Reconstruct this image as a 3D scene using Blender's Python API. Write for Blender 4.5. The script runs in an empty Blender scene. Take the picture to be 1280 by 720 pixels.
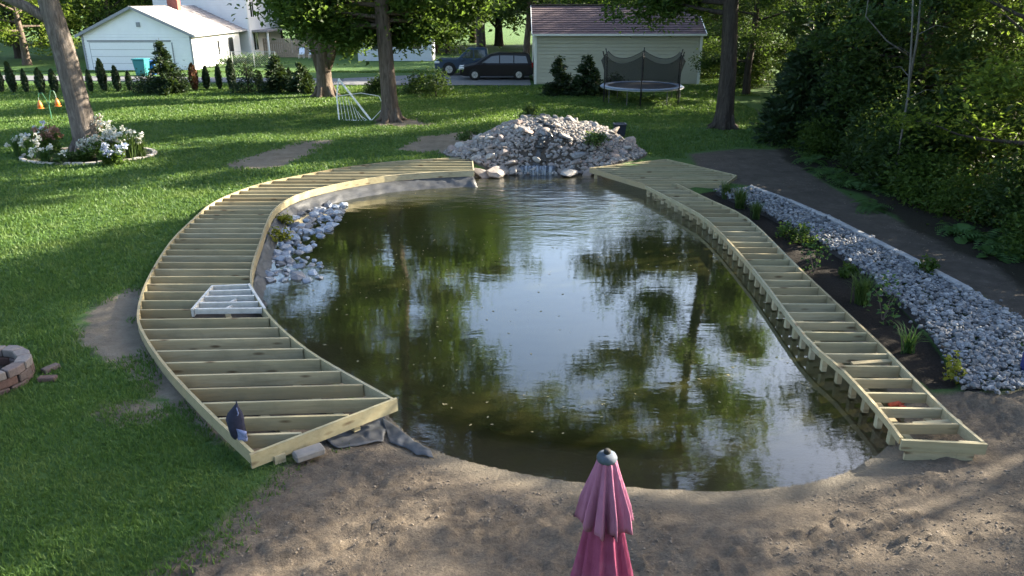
import bpy, bmesh, math, random
import numpy as np
from mathutils import Vector, Matrix, noise as mnoise

# ---------------------------------------------------------------- camera, sky, sun, exposure
scene = bpy.context.scene
C = scene.collection
CAM_H, F_PX, PITCH = 5.3, 950.0, math.atan(360 / 950)
cam_d = bpy.data.cameras.new('camera')
cam_d.sensor_width = 36.0
cam_d.lens = 36.0 * F_PX / 1280.0
cam_d.clip_start, cam_d.clip_end = 0.1, 3000.0
cam = bpy.data.objects.new('camera', cam_d)
C.objects.link(cam)
cam.location = (0, 0, CAM_H)
cam.rotation_euler = (math.pi / 2 - PITCH, 0, 0)
scene.camera = cam

SUN_EL, SUN_AZ = math.radians(23), math.radians(24.5)      # azimuth from +X towards +Y
world = bpy.data.worlds.new('World')
scene.world = world
world.use_nodes = True
wn = world.node_tree
wn.nodes.clear()
sky = wn.nodes.new('ShaderNodeTexSky')
sky.sky_type = 'NISHITA'
sky.sun_disc = False
sky.sun_elevation = SUN_EL
sky.sun_rotation = math.pi / 2 - SUN_AZ
sky.air_density, sky.dust_density, sky.ozone_density = 1.0, 2.5, 1.0
bgn = wn.nodes.new('ShaderNodeBackground')
bgn.inputs['Strength'].default_value = 0.10
wo = wn.nodes.new('ShaderNodeOutputWorld')
wn.links.new(sky.outputs[0], bgn.inputs['Color'])
wn.links.new(bgn.outputs[0], wo.inputs['Surface'])

sun_d = bpy.data.lights.new('sun', 'SUN')
sun_d.energy = 5.0
sun_d.angle = math.radians(0.53)
sun_d.color = (1.0, 0.89, 0.70)
sun = bpy.data.objects.new('sun', sun_d)
C.objects.link(sun)
S_DIR = Vector((math.cos(SUN_AZ) * math.cos(SUN_EL), math.sin(SUN_AZ) * math.cos(SUN_EL), math.sin(SUN_EL)))
sun.rotation_euler = S_DIR.to_track_quat('Z', 'Y').to_euler()
sun.location = (40, 15, 30)

scene.view_settings.view_transform = 'Standard'
scene.view_settings.look = 'None'
scene.view_settings.exposure = 2.72
scene.view_settings.gamma = 1.0
scene.render.engine = 'CYCLES'
scene.cycles.max_bounces = 8
scene.cycles.diffuse_bounces = 3
scene.cycles.glossy_bounces = 3
scene.cycles.transmission_bounces = 4
scene.cycles.transparent_max_bounces = 12
scene.cycles.sample_clamp_indirect = 6.0
try:
    scene.cycles.use_denoising = True
    scene.cycles.denoiser = 'OPENIMAGEDENOISE'
except Exception:
    pass

# ---------------------------------------------------------------- helpers
def P(px, py, z=0.22):
    """the place at height z that is seen at this point of the photograph (1280 x 720)"""
    a, b = (px - 640) / F_PX, (360 - py) / F_PX
    d = Vector((a, math.cos(PITCH) + b * math.sin(PITCH), -math.sin(PITCH) + b * math.cos(PITCH)))
    t = (z - CAM_H) / d.z
    return Vector((d.x * t, d.y * t, z))

def lerp(a, b, t): return a + (b - a) * t

class Mat:
    """tiny node helper"""
    def __init__(s, name):
        s.m = bpy.data.materials.new(name); s.m.use_nodes = True
        s.t = s.m.node_tree; s.t.nodes.clear()
        s.out = s.t.nodes.new('ShaderNodeOutputMaterial')
    def n(s, typ, **kw):
        nd = s.t.nodes.new('ShaderNode' + typ)
        for k, v in kw.items():
            if k.startswith('i_'):
                key = k[2:]
                key = int(key) if key.isdigit() else key.replace('_', ' ')
                s.set(nd.inputs[key], v)
            else: setattr(nd, k, v)
        return nd
    def set(s, sock, v):
        if isinstance(v, bpy.types.NodeSocket): s.t.links.new(v, sock)
        elif isinstance(v, (tuple, list)) and len(v) == 3 and sock.type == 'RGBA': sock.default_value = (*v, 1)
        else: sock.default_value = v
    def attr(s, name): return s.n('Attribute', attribute_name=name).outputs['Fac']
    def noise(s, scale, detail=4, rough=0.6, vec=None, dist=0.0):
        nd = s.n('TexNoise', i_Scale=scale, i_Detail=detail, i_Roughness=rough, i_Distortion=dist)
        s.t.links.new(vec if vec is not None else s.pos(), nd.inputs['Vector'])
        return nd.outputs['Fac']
    def pos(s):
        if not hasattr(s, '_p'): s._p = s.n('NewGeometry').outputs['Position']
        return s._p
    def obj(s):
        if not hasattr(s, '_o'): s._o = s.n('TexCoord').outputs['Object']
        return s._o
    def mapped(s, scale, vec=None):
        nd = s.n('Mapping'); nd.inputs['Scale'].default_value = scale
        s.t.links.new(vec if vec is not None else s.pos(), nd.inputs['Vector']); return nd.outputs[0]
    def ramp(s, fac, stops):
        nd = s.n('ValToRGB'); e = nd.color_ramp.elements
        while len(e) < len(stops): e.new(0.5)
        for el, (p, c) in zip(e, stops):
            el.position = p; el.color = (*c, 1) if isinstance(c, (tuple, list)) else (c, c, c, 1)
        s.t.links.new(fac, nd.inputs[0]); return nd.outputs[0]
    def mix(s, fac, a, b, blend='MIX'):
        nd = s.n('MixRGB', blend_type=blend)
        s.set(nd.inputs[0], fac); s.set(nd.inputs[1], a); s.set(nd.inputs[2], b); return nd.outputs[0]
    def math(s, op, a, b=0.0, c=0.0, clamp=False):
        nd = s.n('Math', operation=op); nd.use_clamp = clamp
        s.set(nd.inputs[0], a); s.set(nd.inputs[1], b); s.set(nd.inputs[2], c); return nd.outputs[0]
    def bump(s, h, strength=0.4, dist=0.02, normal=None):
        nd = s.n('Bump', i_Strength=strength, i_Distance=dist)
        s.t.links.new(h, nd.inputs['Height'])
        if normal is not None: s.t.links.new(normal, nd.inputs['Normal'])
        return nd.outputs[0]
    def bsdf(s, color, rough=0.7, metal=0.0, spec=0.4, normal=None, **kw):
        nd = s.n('BsdfPrincipled')
        s.set(nd.inputs['Base Color'], color); s.set(nd.inputs['Roughness'], rough)
        s.set(nd.inputs['Metallic'], metal); s.set(nd.inputs['Specular IOR Level'], spec)
        if normal is not None: s.set(nd.inputs['Normal'], normal)
        for k, v in kw.items(): s.set(nd.inputs[k.replace('_', ' ')], v)
        return nd.outputs[0]
    def end(s, shader):
        s.t.links.new(shader, s.out.inputs['Surface']); return s.m

def simple(name, col, rough=0.7, var=0.25, scale=8.0, metal=0.0, spec=0.4, bump=0.0, bscale=60, obj=True):
    m = Mat(name)
    v = m.obj() if obj else m.pos()
    nz = m.noise(scale, 5, 0.65, v)
    lo = tuple(c * (1 - var) for c in col); hi = tuple(min(1, c * (1 + var)) for c in col)
    c = m.ramp(nz, [(0.3, lo), (0.7, hi)])
    nrm = m.bump(m.noise(bscale, 4, 0.6, v), bump, 0.01) if bump else None
    return m.end(m.bsdf(c, rough, metal, spec, nrm))

def fast_mesh(name, V, F, smooth=False):
    V = np.asarray(V, dtype=np.float32); F = np.asarray(F, dtype=np.int32)
    me = bpy.data.meshes.new(name)
    n, k = F.shape
    me.vertices.add(len(V)); me.vertices.foreach_set('co', V.ravel())
    me.loops.add(n * k); me.loops.foreach_set('vertex_index', F.ravel())
    me.polygons.add(n)
    me.polygons.foreach_set('loop_start', np.arange(0, n * k, k, dtype=np.int32))
    me.polygons.foreach_set('loop_total', np.full(n, k, dtype=np.int32))
    me.polygons.foreach_set('use_smooth', np.full(n, smooth, dtype=bool))
    me.update(); me.validate()
    return me

ORG = {}
def link(name, me, mat=None, parent=None):
    o = bpy.data.objects.new(name, me); C.objects.link(o)
    if mat is not None and me is not None and not me.materials: me.materials.append(mat)
    if parent is not None:
        o.parent = parent; ORG[o.name] = ORG.get(parent.name, Vector((0, 0, 0)))
    return o

def tag(o, label=None, cat=None, group=None, kind=None):
    if label: o['label'] = label
    if cat: o['category'] = cat
    if group: o['group'] = group
    if kind: o['kind'] = kind
    return o

def thing(name, loc, label, cat, group=None):
    o = bpy.data.objects.new(name, None); C.objects.link(o)
    o.empty_display_size = 0.2
    o.location = loc; ORG[o.name] = Vector(loc)
    return tag(o, label, cat, group)

class MB:
    """collects shapes in world coordinates; build() links them as one mesh object"""
    def __init__(s): s.V = []; s.F = []
    def add(s, vs, fs):
        b = len(s.V); s.V += [tuple(v) for v in vs]; s.F += [tuple(i + b for i in f) for f in fs]; return s
    def box(s, c, size, rz=0.0, rot=None):
        hx, hy, hz = (v / 2 for v in size)
        M = rot if rot is not None else Matrix.Rotation(rz, 3, 'Z')
        c = Vector(c)
        vs = [c + M @ Vector((x, y, z)) for x in (-hx, hx) for y in (-hy, hy) for z in (-hz, hz)]
        return s.add(vs, [(0, 1, 3, 2), (4, 6, 7, 5), (0, 4, 5, 1), (2, 3, 7, 6), (0, 2, 6, 4), (1, 5, 7, 3)])
    def beam(s, p, q, w, h, up=(0, 0, 1)):
        p, q = Vector(p), Vector(q); d = q - p; L = d.length; d.normalize()
        side = d.cross(Vector(up))
        if side.length < 1e-4: side = d.cross(Vector((0, 1, 0)))
        side.normalize(); u = side.cross(d)
        M = Matrix((d, side, u)).transposed()
        return s.box((p + q) / 2, (L, w, h), rot=M)
    def tube(s, pts, radii, k=8, caps=True):
        pts = [Vector(p) for p in pts]; n = len(pts); vs = []
        if not isinstance(radii, (list, tuple)): radii = [radii] * n
        ref = None
        for i, p in enumerate(pts):
            d = (pts[min(i + 1, n - 1)] - pts[max(i - 1, 0)]).normalized()
            if ref is None: ref = d.orthogonal().normalized()
            ref = (ref - d * ref.dot(d))
            if ref.length < 1e-5: ref = d.orthogonal()
            ref.normalize(); b = d.cross(ref)
            for j in range(k):
                a = 2 * math.pi * j / k
                vs.append(p + (ref * math.cos(a) + b * math.sin(a)) * radii[i])
        fs = [(i * k + j, i * k + (j + 1) % k, (i + 1) * k + (j + 1) % k, (i + 1) * k + j) for i in range(n - 1) for j in range(k)]
        if caps: fs += [tuple(range(k - 1, -1, -1)), tuple((n - 1) * k + j for j in range(k))]
        return s.add(vs, fs)
    def lathe(s, c, prof, k=20):
        c = Vector(c); vs = []; n = len(prof)
        for r, z in prof:
            for j in range(k):
                a = 2 * math.pi * j / k
                vs.append(c + Vector((r * math.cos(a), r * math.sin(a), z)))
        fs = [(i * k + j, i * k + (j + 1) % k, (i + 1) * k + (j + 1) % k, (i + 1) * k + j) for i in range(n - 1) for j in range(k)]
        fs += [tuple(range(k - 1, -1, -1)), tuple((n - 1) * k + j for j in range(k))]
        return s.add(vs, fs)
    def prism(s, poly, z0, z1):
        n = len(poly)
        vs = [(x, y, z0) for x, y in poly] + [(x, y, z1) for x, y in poly]
        fs = [(i, (i + 1) % n, n + (i + 1) % n, n + i) for i in range(n)] + [tuple(range(n - 1, -1, -1)), tuple(range(n, 2 * n))]
        return s.add(vs, fs)
    def build(s, name, mat, parent=None, smooth=False, bevel=0.0, fix=True):
        org = ORG.get(parent.name, Vector((0, 0, 0))) if parent is not None else Vector((0, 0, 0))
        me = bpy.data.meshes.new(name)
        me.from_pydata([(v[0] - org.x, v[1] - org.y, v[2] - org.z) for v in s.V], [], s.F)
        if fix or bevel:
            bm = bmesh.new(); bm.from_mesh(me)
            bmesh.ops.recalc_face_normals(bm, faces=bm.faces)
            if bevel: bmesh.ops.bevel(bm, geom=bm.edges[:], offset=bevel, segments=1, affect='EDGES', clamp_overlap=True)
            bm.to_mesh(me); bm.free()
        if smooth:
            for p in me.polygons: p.use_smooth = True
        return link(name, me, mat, parent)

def copy_tree(o, loc, rz=0.0, sc=1.0, label=None, group=None):
    r = o.copy(); C.objects.link(r); r.location = loc; r.rotation_euler = (0, 0, rz)
    r.scale = (sc, sc, sc) if not isinstance(sc, (tuple, list)) else sc
    if label: r['label'] = label
    if group: r['group'] = group
    for ch in list(o.children):
        c = ch.copy(); C.objects.link(c); c.parent = r
        for g in list(ch.children):
            d = g.copy(); C.objects.link(d); d.parent = c
    return r

def vnoise(x, y, scale, seed=0):
    """numpy value noise in 0..1"""
    x = np.asarray(x) * scale + seed * 17.13; y = np.asarray(y) * scale + seed * 9.7
    xi, yi = np.floor(x).astype(np.int64), np.floor(y).astype(np.int64)
    xf, yf = x - xi, y - yi
    xf = xf * xf * (3 - 2 * xf); yf = yf * yf * (3 - 2 * yf)
    def h(a, b):
        v = np.sin(a * 127.1 + b * 311.7 + seed * 74.7) * 43758.5453
        return v - np.floor(v)
    return (h(xi, yi) * (1 - xf) + h(xi + 1, yi) * xf) * (1 - yf) + (h(xi, yi + 1) * (1 - xf) + h(xi + 1, yi + 1) * xf) * yf
def fbm(x, y, scale, oct=4, seed=0):
    s = 0; a = 0.5; t = 0
    for i in range(oct):
        s = s + a * vnoise(x, y, scale * 2 ** i, seed + i); t += a; a *= 0.5
    return s / t
def sstep(a, b, x):
    t = np.clip((x - a) / (b - a), 0, 1); return t * t * (3 - 2 * t)

def sdf(poly, X, Y):
    """signed distance to a polygon, negative inside"""
    poly = np.asarray(poly, dtype=float)
    d = np.full(X.shape, 1e9); ins = np.zeros(X.shape, bool)
    n = len(poly)
    for i in range(n):
        ax, ay = poly[i]; bx, by = poly[(i + 1) % n]
        ex, ey = bx - ax, by - ay
        t = np.clip(((X - ax) * ex + (Y - ay) * ey) / (ex * ex + ey * ey + 1e-12), 0, 1)
        d = np.minimum(d, np.hypot(X - ax - t * ex, Y - ay - t * ey))
        c = (ay > Y) != (by > Y)
        ins ^= c & (X < (bx - ax) * (Y - ay) / (by - ay + 1e-12) + ax)
    return np.where(ins, -d, d)
def pxpoly(pts, z=0.22): return [tuple(P(x, y, z)[:2]) for x, y in pts]

def smooth_path(pts, per=6):
    """Catmull-Rom through 2-D/3-D points"""
    pts = [Vector(p) for p in pts]; out = []
    for i in range(len(pts) - 1):
        p0, p1, p2, p3 = pts[max(i - 1, 0)], pts[i], pts[i + 1], pts[min(i + 2, len(pts) - 1)]
        for k in range(per):
            t = k / per
            out.append(0.5 * ((2 * p1) + (p2 - p0) * t + (2 * p0 - 5 * p1 + 4 * p2 - p3) * t * t + (3 * p1 - p0 - 3 * p2 + p3) * t ** 3))
    out.append(pts[-1]); return out

# ---------------------------------------------------------------- materials
def ground_material():
    m = Mat('ground_cover')
    nz = m.noise(0.55, 5, 0.6); fine = m.noise(9.0, 4, 0.7); vf = m.noise(45.0, 3, 0.7)
    g = m.ramp(nz, [(0.3, (0.040, 0.090, 0.022)), (0.55, (0.058, 0.118, 0.028)), (0.75, (0.085, 0.140, 0.036))])
    g = m.mix(m.ramp(fine, [(0.35, 0.0), (0.7, 0.55)]), g, (0.032, 0.072, 0.018))
    g = m.mix(m.ramp(vf, [(0.45, 0.0), (0.75, 0.4)]), g, (0.10, 0.15, 0.045))
    def soft(name, wob=0.5, w=0.16, sc=5.0):
        a = m.math('ADD', m.attr(name), m.math('MULTIPLY', m.math('SUBTRACT', m.noise(sc, 5, 0.7), 0.5), wob))
        return m.ramp(a, [(0.5 - w, 0.0), (0.5 + w, 1.0)])
    sn = m.noise(2.2, 6, 0.7); sf = m.noise(30, 4, 0.75)
    sand = m.ramp(sn, [(0.3, (0.115, 0.092, 0.070)), (0.6, (0.175, 0.142, 0.108)), (0.8, (0.235, 0.195, 0.150))])
    sand = m.mix(m.ramp(sf, [(0.3, 0.6), (0.6, 0.0)]), sand, (0.055, 0.045, 0.036))
    sand = m.mix(m.attr('wet'), sand, (0.165, 0.138, 0.102))
    dirt = m.ramp(sn, [(0.3, (0.052, 0.043, 0.036)), (0.55, (0.085, 0.072, 0.060)), (0.75, (0.13, 0.11, 0.09))])
    dirt = m.mix(m.ramp(sf, [(0.5, 0.0), (0.75, 0.5)]), dirt, (0.12, 0.10, 0.085))
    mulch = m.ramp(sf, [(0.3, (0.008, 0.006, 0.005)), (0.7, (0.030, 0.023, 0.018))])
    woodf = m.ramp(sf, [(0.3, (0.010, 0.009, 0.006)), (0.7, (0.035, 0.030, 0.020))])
    bare = m.ramp(sn, [(0.3, (0.12, 0.100, 0.075)), (0.7, (0.22, 0.19, 0.15))])
    col = m.mix(soft('bare', 1.3, 0.14), g, bare)
    col = m.mix(soft('sand'), col, sand)
    col = m.mix(soft('dirt'), col, dirt)
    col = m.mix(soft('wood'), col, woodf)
    col = m.mix(soft('mulch', 0.3, 0.1), col, mulch)
    b1 = m.bump(m.noise(14, 6, 0.75), 0.9, 0.09)
    b2 = m.bump(m.noise(70, 4, 0.7), 0.5, 0.012, b1)
    rough = m.math('SUBTRACT', 0.95, m.math('MULTIPLY', m.attr('wet'), 0.5))
    return m.end(m.bsdf(col, rough, 0, 0.2, b2))

def water_material():
    m = Mat('pond_water')
    deep = m.attr('depth'); rip = m.attr('ripple')
    v = m.mapped((1.0, 2.5, 1.0))
    w1 = m.noise(1.3, 3, 0.5, v, 0.3); w2 = m.noise(6.0, 3, 0.55, v, 0.2); w3 = m.noise(16.0, 2, 0.5, v)
    h = m.math('ADD', m.math('MULTIPLY', w1, 0.9), m.math('MULTIPLY', w2, 0.20))
    h = m.math('ADD', h, m.math('MULTIPLY', w3, 0.03))
    st = m.math('ADD', 0.012, m.math('MULTIPLY', rip, 0.20))
    nd = m.n('Bump', i_Distance=0.22); m.set(nd.inputs['Strength'], st); m.set(nd.inputs['Height'], h)
    nrm = nd.outputs[0]
    murk = m.ramp(m.noise(0.5, 3, 0.5), [(0.35, (0.021, 0.024, 0.008)), (0.65, (0.040, 0.038, 0.012))])
    dif = m.n('BsdfDiffuse'); m.set(dif.inputs['Color'], murk)
    tr = m.n('BsdfTransparent'); m.set(tr.inputs['Color'], (0.92, 0.88, 0.74))
    under = m.n('MixShader'); m.set(under.inputs[0], deep)
    m.t.links.new(tr.outputs[0], under.inputs[1]); m.t.links.new(dif.outputs[0], under.inputs[2])
    gl = m.n('BsdfGlossy'); m.set(gl.inputs['Color'], (1, 1, 1)); m.set(gl.inputs['Roughness'], 0.015); m.set(gl.inputs['Normal'], nrm)
    fr = m.n('Fresnel', i_IOR=1.42); m.set(fr.inputs['Normal'], nrm)
    mx = m.n('MixShader'); m.set(mx.inputs[0], m.math('MULTIPLY', fr.outputs[0], 1.6, clamp=True))
    m.t.links.new(under.outputs[0], mx.inputs[1]); m.t.links.new(gl.outputs[0], mx.inputs[2])
    return m.end(mx.outputs[0])

def leaf_material(name, dark, light, trans=0.45, rough=0.55, patch=None):
    m = Mat(name)
    rnd = m.n('NewGeometry').outputs['Random Per Island']
    orn = m.n('ObjectInfo').outputs['Random']
    c = m.ramp(rnd, [(0.0, dark), (0.6, tuple(lerp(a, b, .55) for a, b in zip(dark, light))), (1.0, light)])
    c = m.mix(m.math('MULTIPLY', orn, 0.35), c, tuple(x * 0.6 for x in dark))
    if patch:
        c = m.mix(m.ramp(m.noise(0.9, 4, 0.65), [(0.48, 0.0), (0.72, 0.75)]), c, patch)
        c = m.mix(m.ramp(m.noise(0.33, 3, 0.6), [(0.5, 0.0), (0.7, 0.45)]), c, (0.03, 0.07, 0.02))
    pr = m.bsdf(c, rough, 0, 0.25)
    tl = m.n('BsdfTranslucent'); m.set(tl.inputs['Color'], m.mix(0.5, c, (0.17, 0.27, 0.035)))
    mx = m.n('MixShader'); mx.inputs[0].default_value = trans
    m.t.links.new(pr, mx.inputs[1]); m.t.links.new(tl.outputs[0], mx.inputs[2])
    return m.end(mx.outputs[0])

def bark_material(name, a, b, sx=9.0, sz=1.6):
    m = Mat(name)
    v = m.mapped((sx, sx, sz))
    n1 = m.noise(1.0, 6, 0.7, v, 0.6); n2 = m.noise(0.7, 3, 0.6)
    c = m.ramp(n1, [(0.32, tuple(x * 0.45 for x in a)), (0.5, a), (0.72, b)])
    c = m.mix(m.ramp(n2, [(0.4, 0.0), (0.7, 0.35)]), c, tuple(x * 0.7 for x in a))
    return m.end(m.bsdf(c, 0.92, 0, 0.15, m.bump(n1, 0.9, 0.06)))

def wood_material():
    m = Mat('treated_lumber')
    orn = m.n('ObjectInfo').outputs['Random']
    v = m.mapped((1.2, 18.0, 18.0))
    grain = m.noise(1.0, 5, 0.65, v, 0.7)
    base = m.ramp(orn, [(0.0, (0.24, 0.195, 0.115)), (0.25, (0.36, 0.295, 0.175)), (0.5, (0.29, 0.265, 0.165)), (0.75, (0.40, 0.34, 0.215)), (1.0, (0.32, 0.29, 0.20))])
    c = m.mix(m.ramp(grain, [(0.35, 0.55), (0.62, 0.0)]), base, (0.23, 0.19, 0.105))
    vo = m.n('TexVoronoi', i_Scale=1.0, feature='F1'); m.t.links.new(m.mapped((1.7, 1.7, 6.0)), vo.inputs['Vector'])
    kn = m.ramp(vo.outputs['Distance'], [(0.08, 1.0), (0.19, 0.0)])
    c = m.mix(m.math('MULTIPLY', kn, 0.9), c, (0.10, 0.065, 0.035))
    c = m.mix(m.ramp(m.noise(2.3, 5, 0.65), [(0.48, 0.0), (0.72, 0.6)]), c, (0.19, 0.175, 0.115))
    return m.end(m.bsdf(c, 0.75, 0, 0.25, m.bump(grain, 0.25, 0.006)))

def rock_material(name, cols, scale=2.0, rough=0.8):
    m = Mat(name)
    orn = m.n('ObjectInfo').outputs['Random']; isl = m.n('NewGeometry').outputs['Random Per Island']
    r = m.math('FRACT', m.math('ADD', m.math('MULTIPLY', orn, 7.3), m.math('MULTIPLY', isl, 5.1)))
    n = len(cols)
    c = m.ramp(r, [(i / (n - 1), k) for i, k in enumerate(cols)])
    nz = m.noise(scale * 6, 5, 0.7)
    c = m.mix(m.ramp(nz, [(0.3, 0.5), (0.6, 0.0)]), c, tuple(x * 0.5 for x in cols[0]))
    return m.end(m.bsdf(c, rough, 0, 0.35, m.bump(nz, 0.5, 0.03)))

M = {}
M['ground'] = ground_material()
M['water'] = water_material()
M['wood'] = wood_material()
M['white_wood'] = simple('white_painted_wood', (0.47, 0.46, 0.43), 0.65, 0.2)
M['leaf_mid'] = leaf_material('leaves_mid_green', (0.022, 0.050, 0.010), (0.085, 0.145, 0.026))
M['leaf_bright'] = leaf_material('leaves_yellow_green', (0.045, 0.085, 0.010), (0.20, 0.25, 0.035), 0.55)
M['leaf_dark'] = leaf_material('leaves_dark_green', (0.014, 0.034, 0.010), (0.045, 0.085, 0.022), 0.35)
M['needle'] = leaf_material('conifer_needles', (0.007, 0.019, 0.009), (0.022, 0.046, 0.017), 0.12)
M['arbor'] = leaf_material('arborvitae_sprays', (0.006, 0.018, 0.007), (0.020, 0.042, 0.012), 0.12)
M['rust_leaf'] = leaf_material('browned_sprays', (0.09, 0.03, 0.015), (0.16, 0.06, 0.03), 0.2)
M['grass'] = leaf_material('grass_blades', (0.038, 0.090, 0.022), (0.105, 0.185, 0.045), 0.35, patch=(0.125, 0.172, 0.050))
M['fern'] = leaf_material('fern_fronds', (0.030, 0.080, 0.022), (0.075, 0.145, 0.042), 0.4)
M['sedge'] = leaf_material('ornamental_grass', (0.030, 0.065, 0.018), (0.090, 0.130, 0.040), 0.35)
M['yellow_leaf'] = leaf_material('yellowed_leaves', (0.16, 0.17, 0.02), (0.34, 0.30, 0.03), 0.4)
M['petal'] = leaf_material('white_petals', (0.55, 0.55, 0.50), (0.80, 0.78, 0.76), 0.3)
M['petal_blue'] = leaf_material('pale_blue_petals', (0.42, 0.46, 0.62), (0.62, 0.66, 0.80), 0.3)
M['petal_pink'] = leaf_material('dusty_pink_petals', (0.35, 0.16, 0.13), (0.50, 0.28, 0.22), 0.3)
M['bark_grey'] = bark_material('ash_bark', (0.13, 0.110, 0.095), (0.25, 0.215, 0.19))
M['bark_brown'] = bark_material('maple_bark', (0.105, 0.082, 0.066), (0.20, 0.16, 0.13), 12)
M['bark_dark'] = bark_material('dark_bark', (0.050, 0.042, 0.036), (0.10, 0.085, 0.072), 12)
M['bark_pale'] = bark_material('pale_dead_wood', (0.13, 0.125, 0.115), (0.24, 0.23, 0.21), 12)
M['stone'] = rock_material('mound_stones', [(0.12, 0.115, 0.11), (0.24, 0.225, 0.21), (0.30, 0.25, 0.22), (0.17, 0.15, 0.14), (0.36, 0.335, 0.31), (0.21, 0.21, 0.215), (0.27, 0.20, 0.17)])
M['wet_stone'] = rock_material('wet_stones_sky_tint', [(0.15, 0.18, 0.23), (0.28, 0.33, 0.40), (0.09, 0.105, 0.13), (0.23, 0.21, 0.20), (0.36, 0.41, 0.48)], 3, 0.3)  # blue in these tones paints in the sky reflected off the stones
M['gravel'] = rock_material('crushed_gravel', [(0.07, 0.075, 0.085), (0.15, 0.16, 0.18), (0.24, 0.25, 0.27), (0.09, 0.095, 0.105), (0.34, 0.34, 0.35), (0.13, 0.13, 0.135), (0.20, 0.185, 0.17)], 4)
M['brick'] = rock_material('fire_pit_blocks', [(0.10, 0.055, 0.045), (0.13, 0.085, 0.075), (0.085, 0.06, 0.055), (0.11, 0.09, 0.085)], 3, 0.9)
M['cap_block'] = rock_material('fire_pit_cap_blocks', [(0.15, 0.13, 0.125), (0.20, 0.18, 0.17), (0.13, 0.10, 0.095)], 3, 0.9)
M['ash'] = simple('wood_ash', (0.035, 0.032, 0.032), 0.95, 0.5, 12)
M['siding'] = simple('cream_vinyl_siding', (0.50, 0.485, 0.415), 0.55, 0.06, 1.0)
M['white_siding'] = simple('white_siding', (0.72, 0.72, 0.72), 0.55, 0.05, 1.0)
M['trim'] = simple('white_trim', (0.78, 0.78, 0.77), 0.5, 0.05)
M['door_white'] = simple('white_door', (0.70, 0.70, 0.70), 0.5, 0.04)
M['grey_trim'] = simple('grey_trim', (0.22, 0.23, 0.25), 0.6, 0.1)
M['plum_shingle'] = simple('plum_brown_shingles', (0.075, 0.052, 0.062), 0.9, 0.3, 6, bump=0.5)
M['grey_shingle'] = simple('grey_shingles', (0.24, 0.22, 0.215), 0.9, 0.25, 6, bump=0.4)
M['red_brick'] = simple('red_chimney_brick', (0.24, 0.085, 0.065), 0.9, 0.3, 14)
M['glass_dark'] = simple('dark_window_glass', (0.015, 0.018, 0.022), 0.06, 0.2, 2, spec=0.8)
M['fence_wood'] = simple('weathered_fence_boards', (0.31, 0.25, 0.19), 0.9, 0.2, 5)
M['asphalt'] = simple('old_asphalt', (0.115, 0.118, 0.125), 0.95, 0.15, 3, bump=0.3, obj=False)
M['black'] = simple('black_rubber', (0.012, 0.012, 0.013), 0.8, 0.2)
M['liner'] = simple('black_pond_liner', (0.050, 0.052, 0.056), 0.45, 0.35, 4, bump=0.5, bscale=9)
M['steel'] = simple('galvanised_steel', (0.52, 0.53, 0.54), 0.4, 0.1, metal=0.8)
M['dull_steel'] = simple('dull_steel', (0.13, 0.135, 0.14), 0.6, 0.2, metal=0.3)
M['rim'] = simple('alloy_rim', (0.60, 0.60, 0.62), 0.35, 0.1, metal=0.6)
M['paint_navy'] = simple('dark_plum_car_paint', (0.006, 0.005, 0.009), 0.3, 0.1, spec=0.25)
M['paint_blue'] = simple('steel_blue_truck_paint', (0.024, 0.048, 0.090), 0.28, 0.1, spec=0.4)
M['paint_white'] = simple('white_car_paint', (0.62, 0.63, 0.65), 0.3, 0.05)
M['lamp_glass'] = simple('headlamp_glass', (0.62, 0.64, 0.66), 0.15, 0.1)
M['tail'] = simple('tail_lamp', (0.25, 0.012, 0.012), 0.2, 0.1)
M['tramp_mat'] = simple('trampoline_mat', (0.014, 0.015, 0.020), 0.8, 0.2)
M['tramp_pad'] = simple('blue_grey_trampoline_pad', (0.20, 0.25, 0.36), 0.55, 0.15)
M['pole_black'] = simple('black_foam_pole', (0.022, 0.022, 0.026), 0.7, 0.1)
M['teal_bin'] = simple('teal_bin_plastic', (0.02, 0.17, 0.19), 0.5, 0.08)
M['blue_bin'] = simple('blue_bin_plastic', (0.02, 0.10, 0.36), 0.5, 0.08)
M['orange'] = simple('orange_plastic', (0.62, 0.17, 0.03), 0.45, 0.15)
M['green_metal'] = simple('green_metal', (0.05, 0.16, 0.09), 0.5, 0.1)
M['navy_cloth'] = simple('navy_fabric', (0.016, 0.018, 0.040), 0.8, 0.35, 12, bump=0.4)
M['pale_cloth'] = simple('pale_blue_fabric', (0.14, 0.17, 0.30), 0.8, 0.45, 25)
M['pink'] = None
M['cap_grey'] = simple('blue_grey_cap', (0.060, 0.078, 0.105), 0.75, 0.35, 14)
M['timber'] = simple('grey_landscape_timber', (0.25, 0.25, 0.255), 0.9, 0.25, 6, bump=0.4)
M['bed_stone'] = simple('pale_edging_stone', (0.42, 0.38, 0.33), 0.9, 0.2, 6, bump=0.4)
M['concrete'] = simple('grey_concrete', (0.17, 0.16, 0.15), 0.9, 0.2, 5, bump=0.4)
M['dull_red'] = simple('orange_red_cloth', (0.42, 0.075, 0.035), 0.8, 0.3, 12)

def net_material():
    m = Mat('black_safety_net')
    w = m.n('BsdfDiffuse'); m.set(w.inputs['Color'], (0.02, 0.022, 0.026))
    tr = m.n('BsdfTransparent')
    mx = m.n('MixShader'); mx.inputs[0].default_value = 0.55
    m.t.links.new(tr.outputs[0], mx.inputs[1]); m.t.links.new(w.outputs[0], mx.inputs[2])
    return m.end(mx.outputs[0])
M['net'] = net_material()

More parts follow.
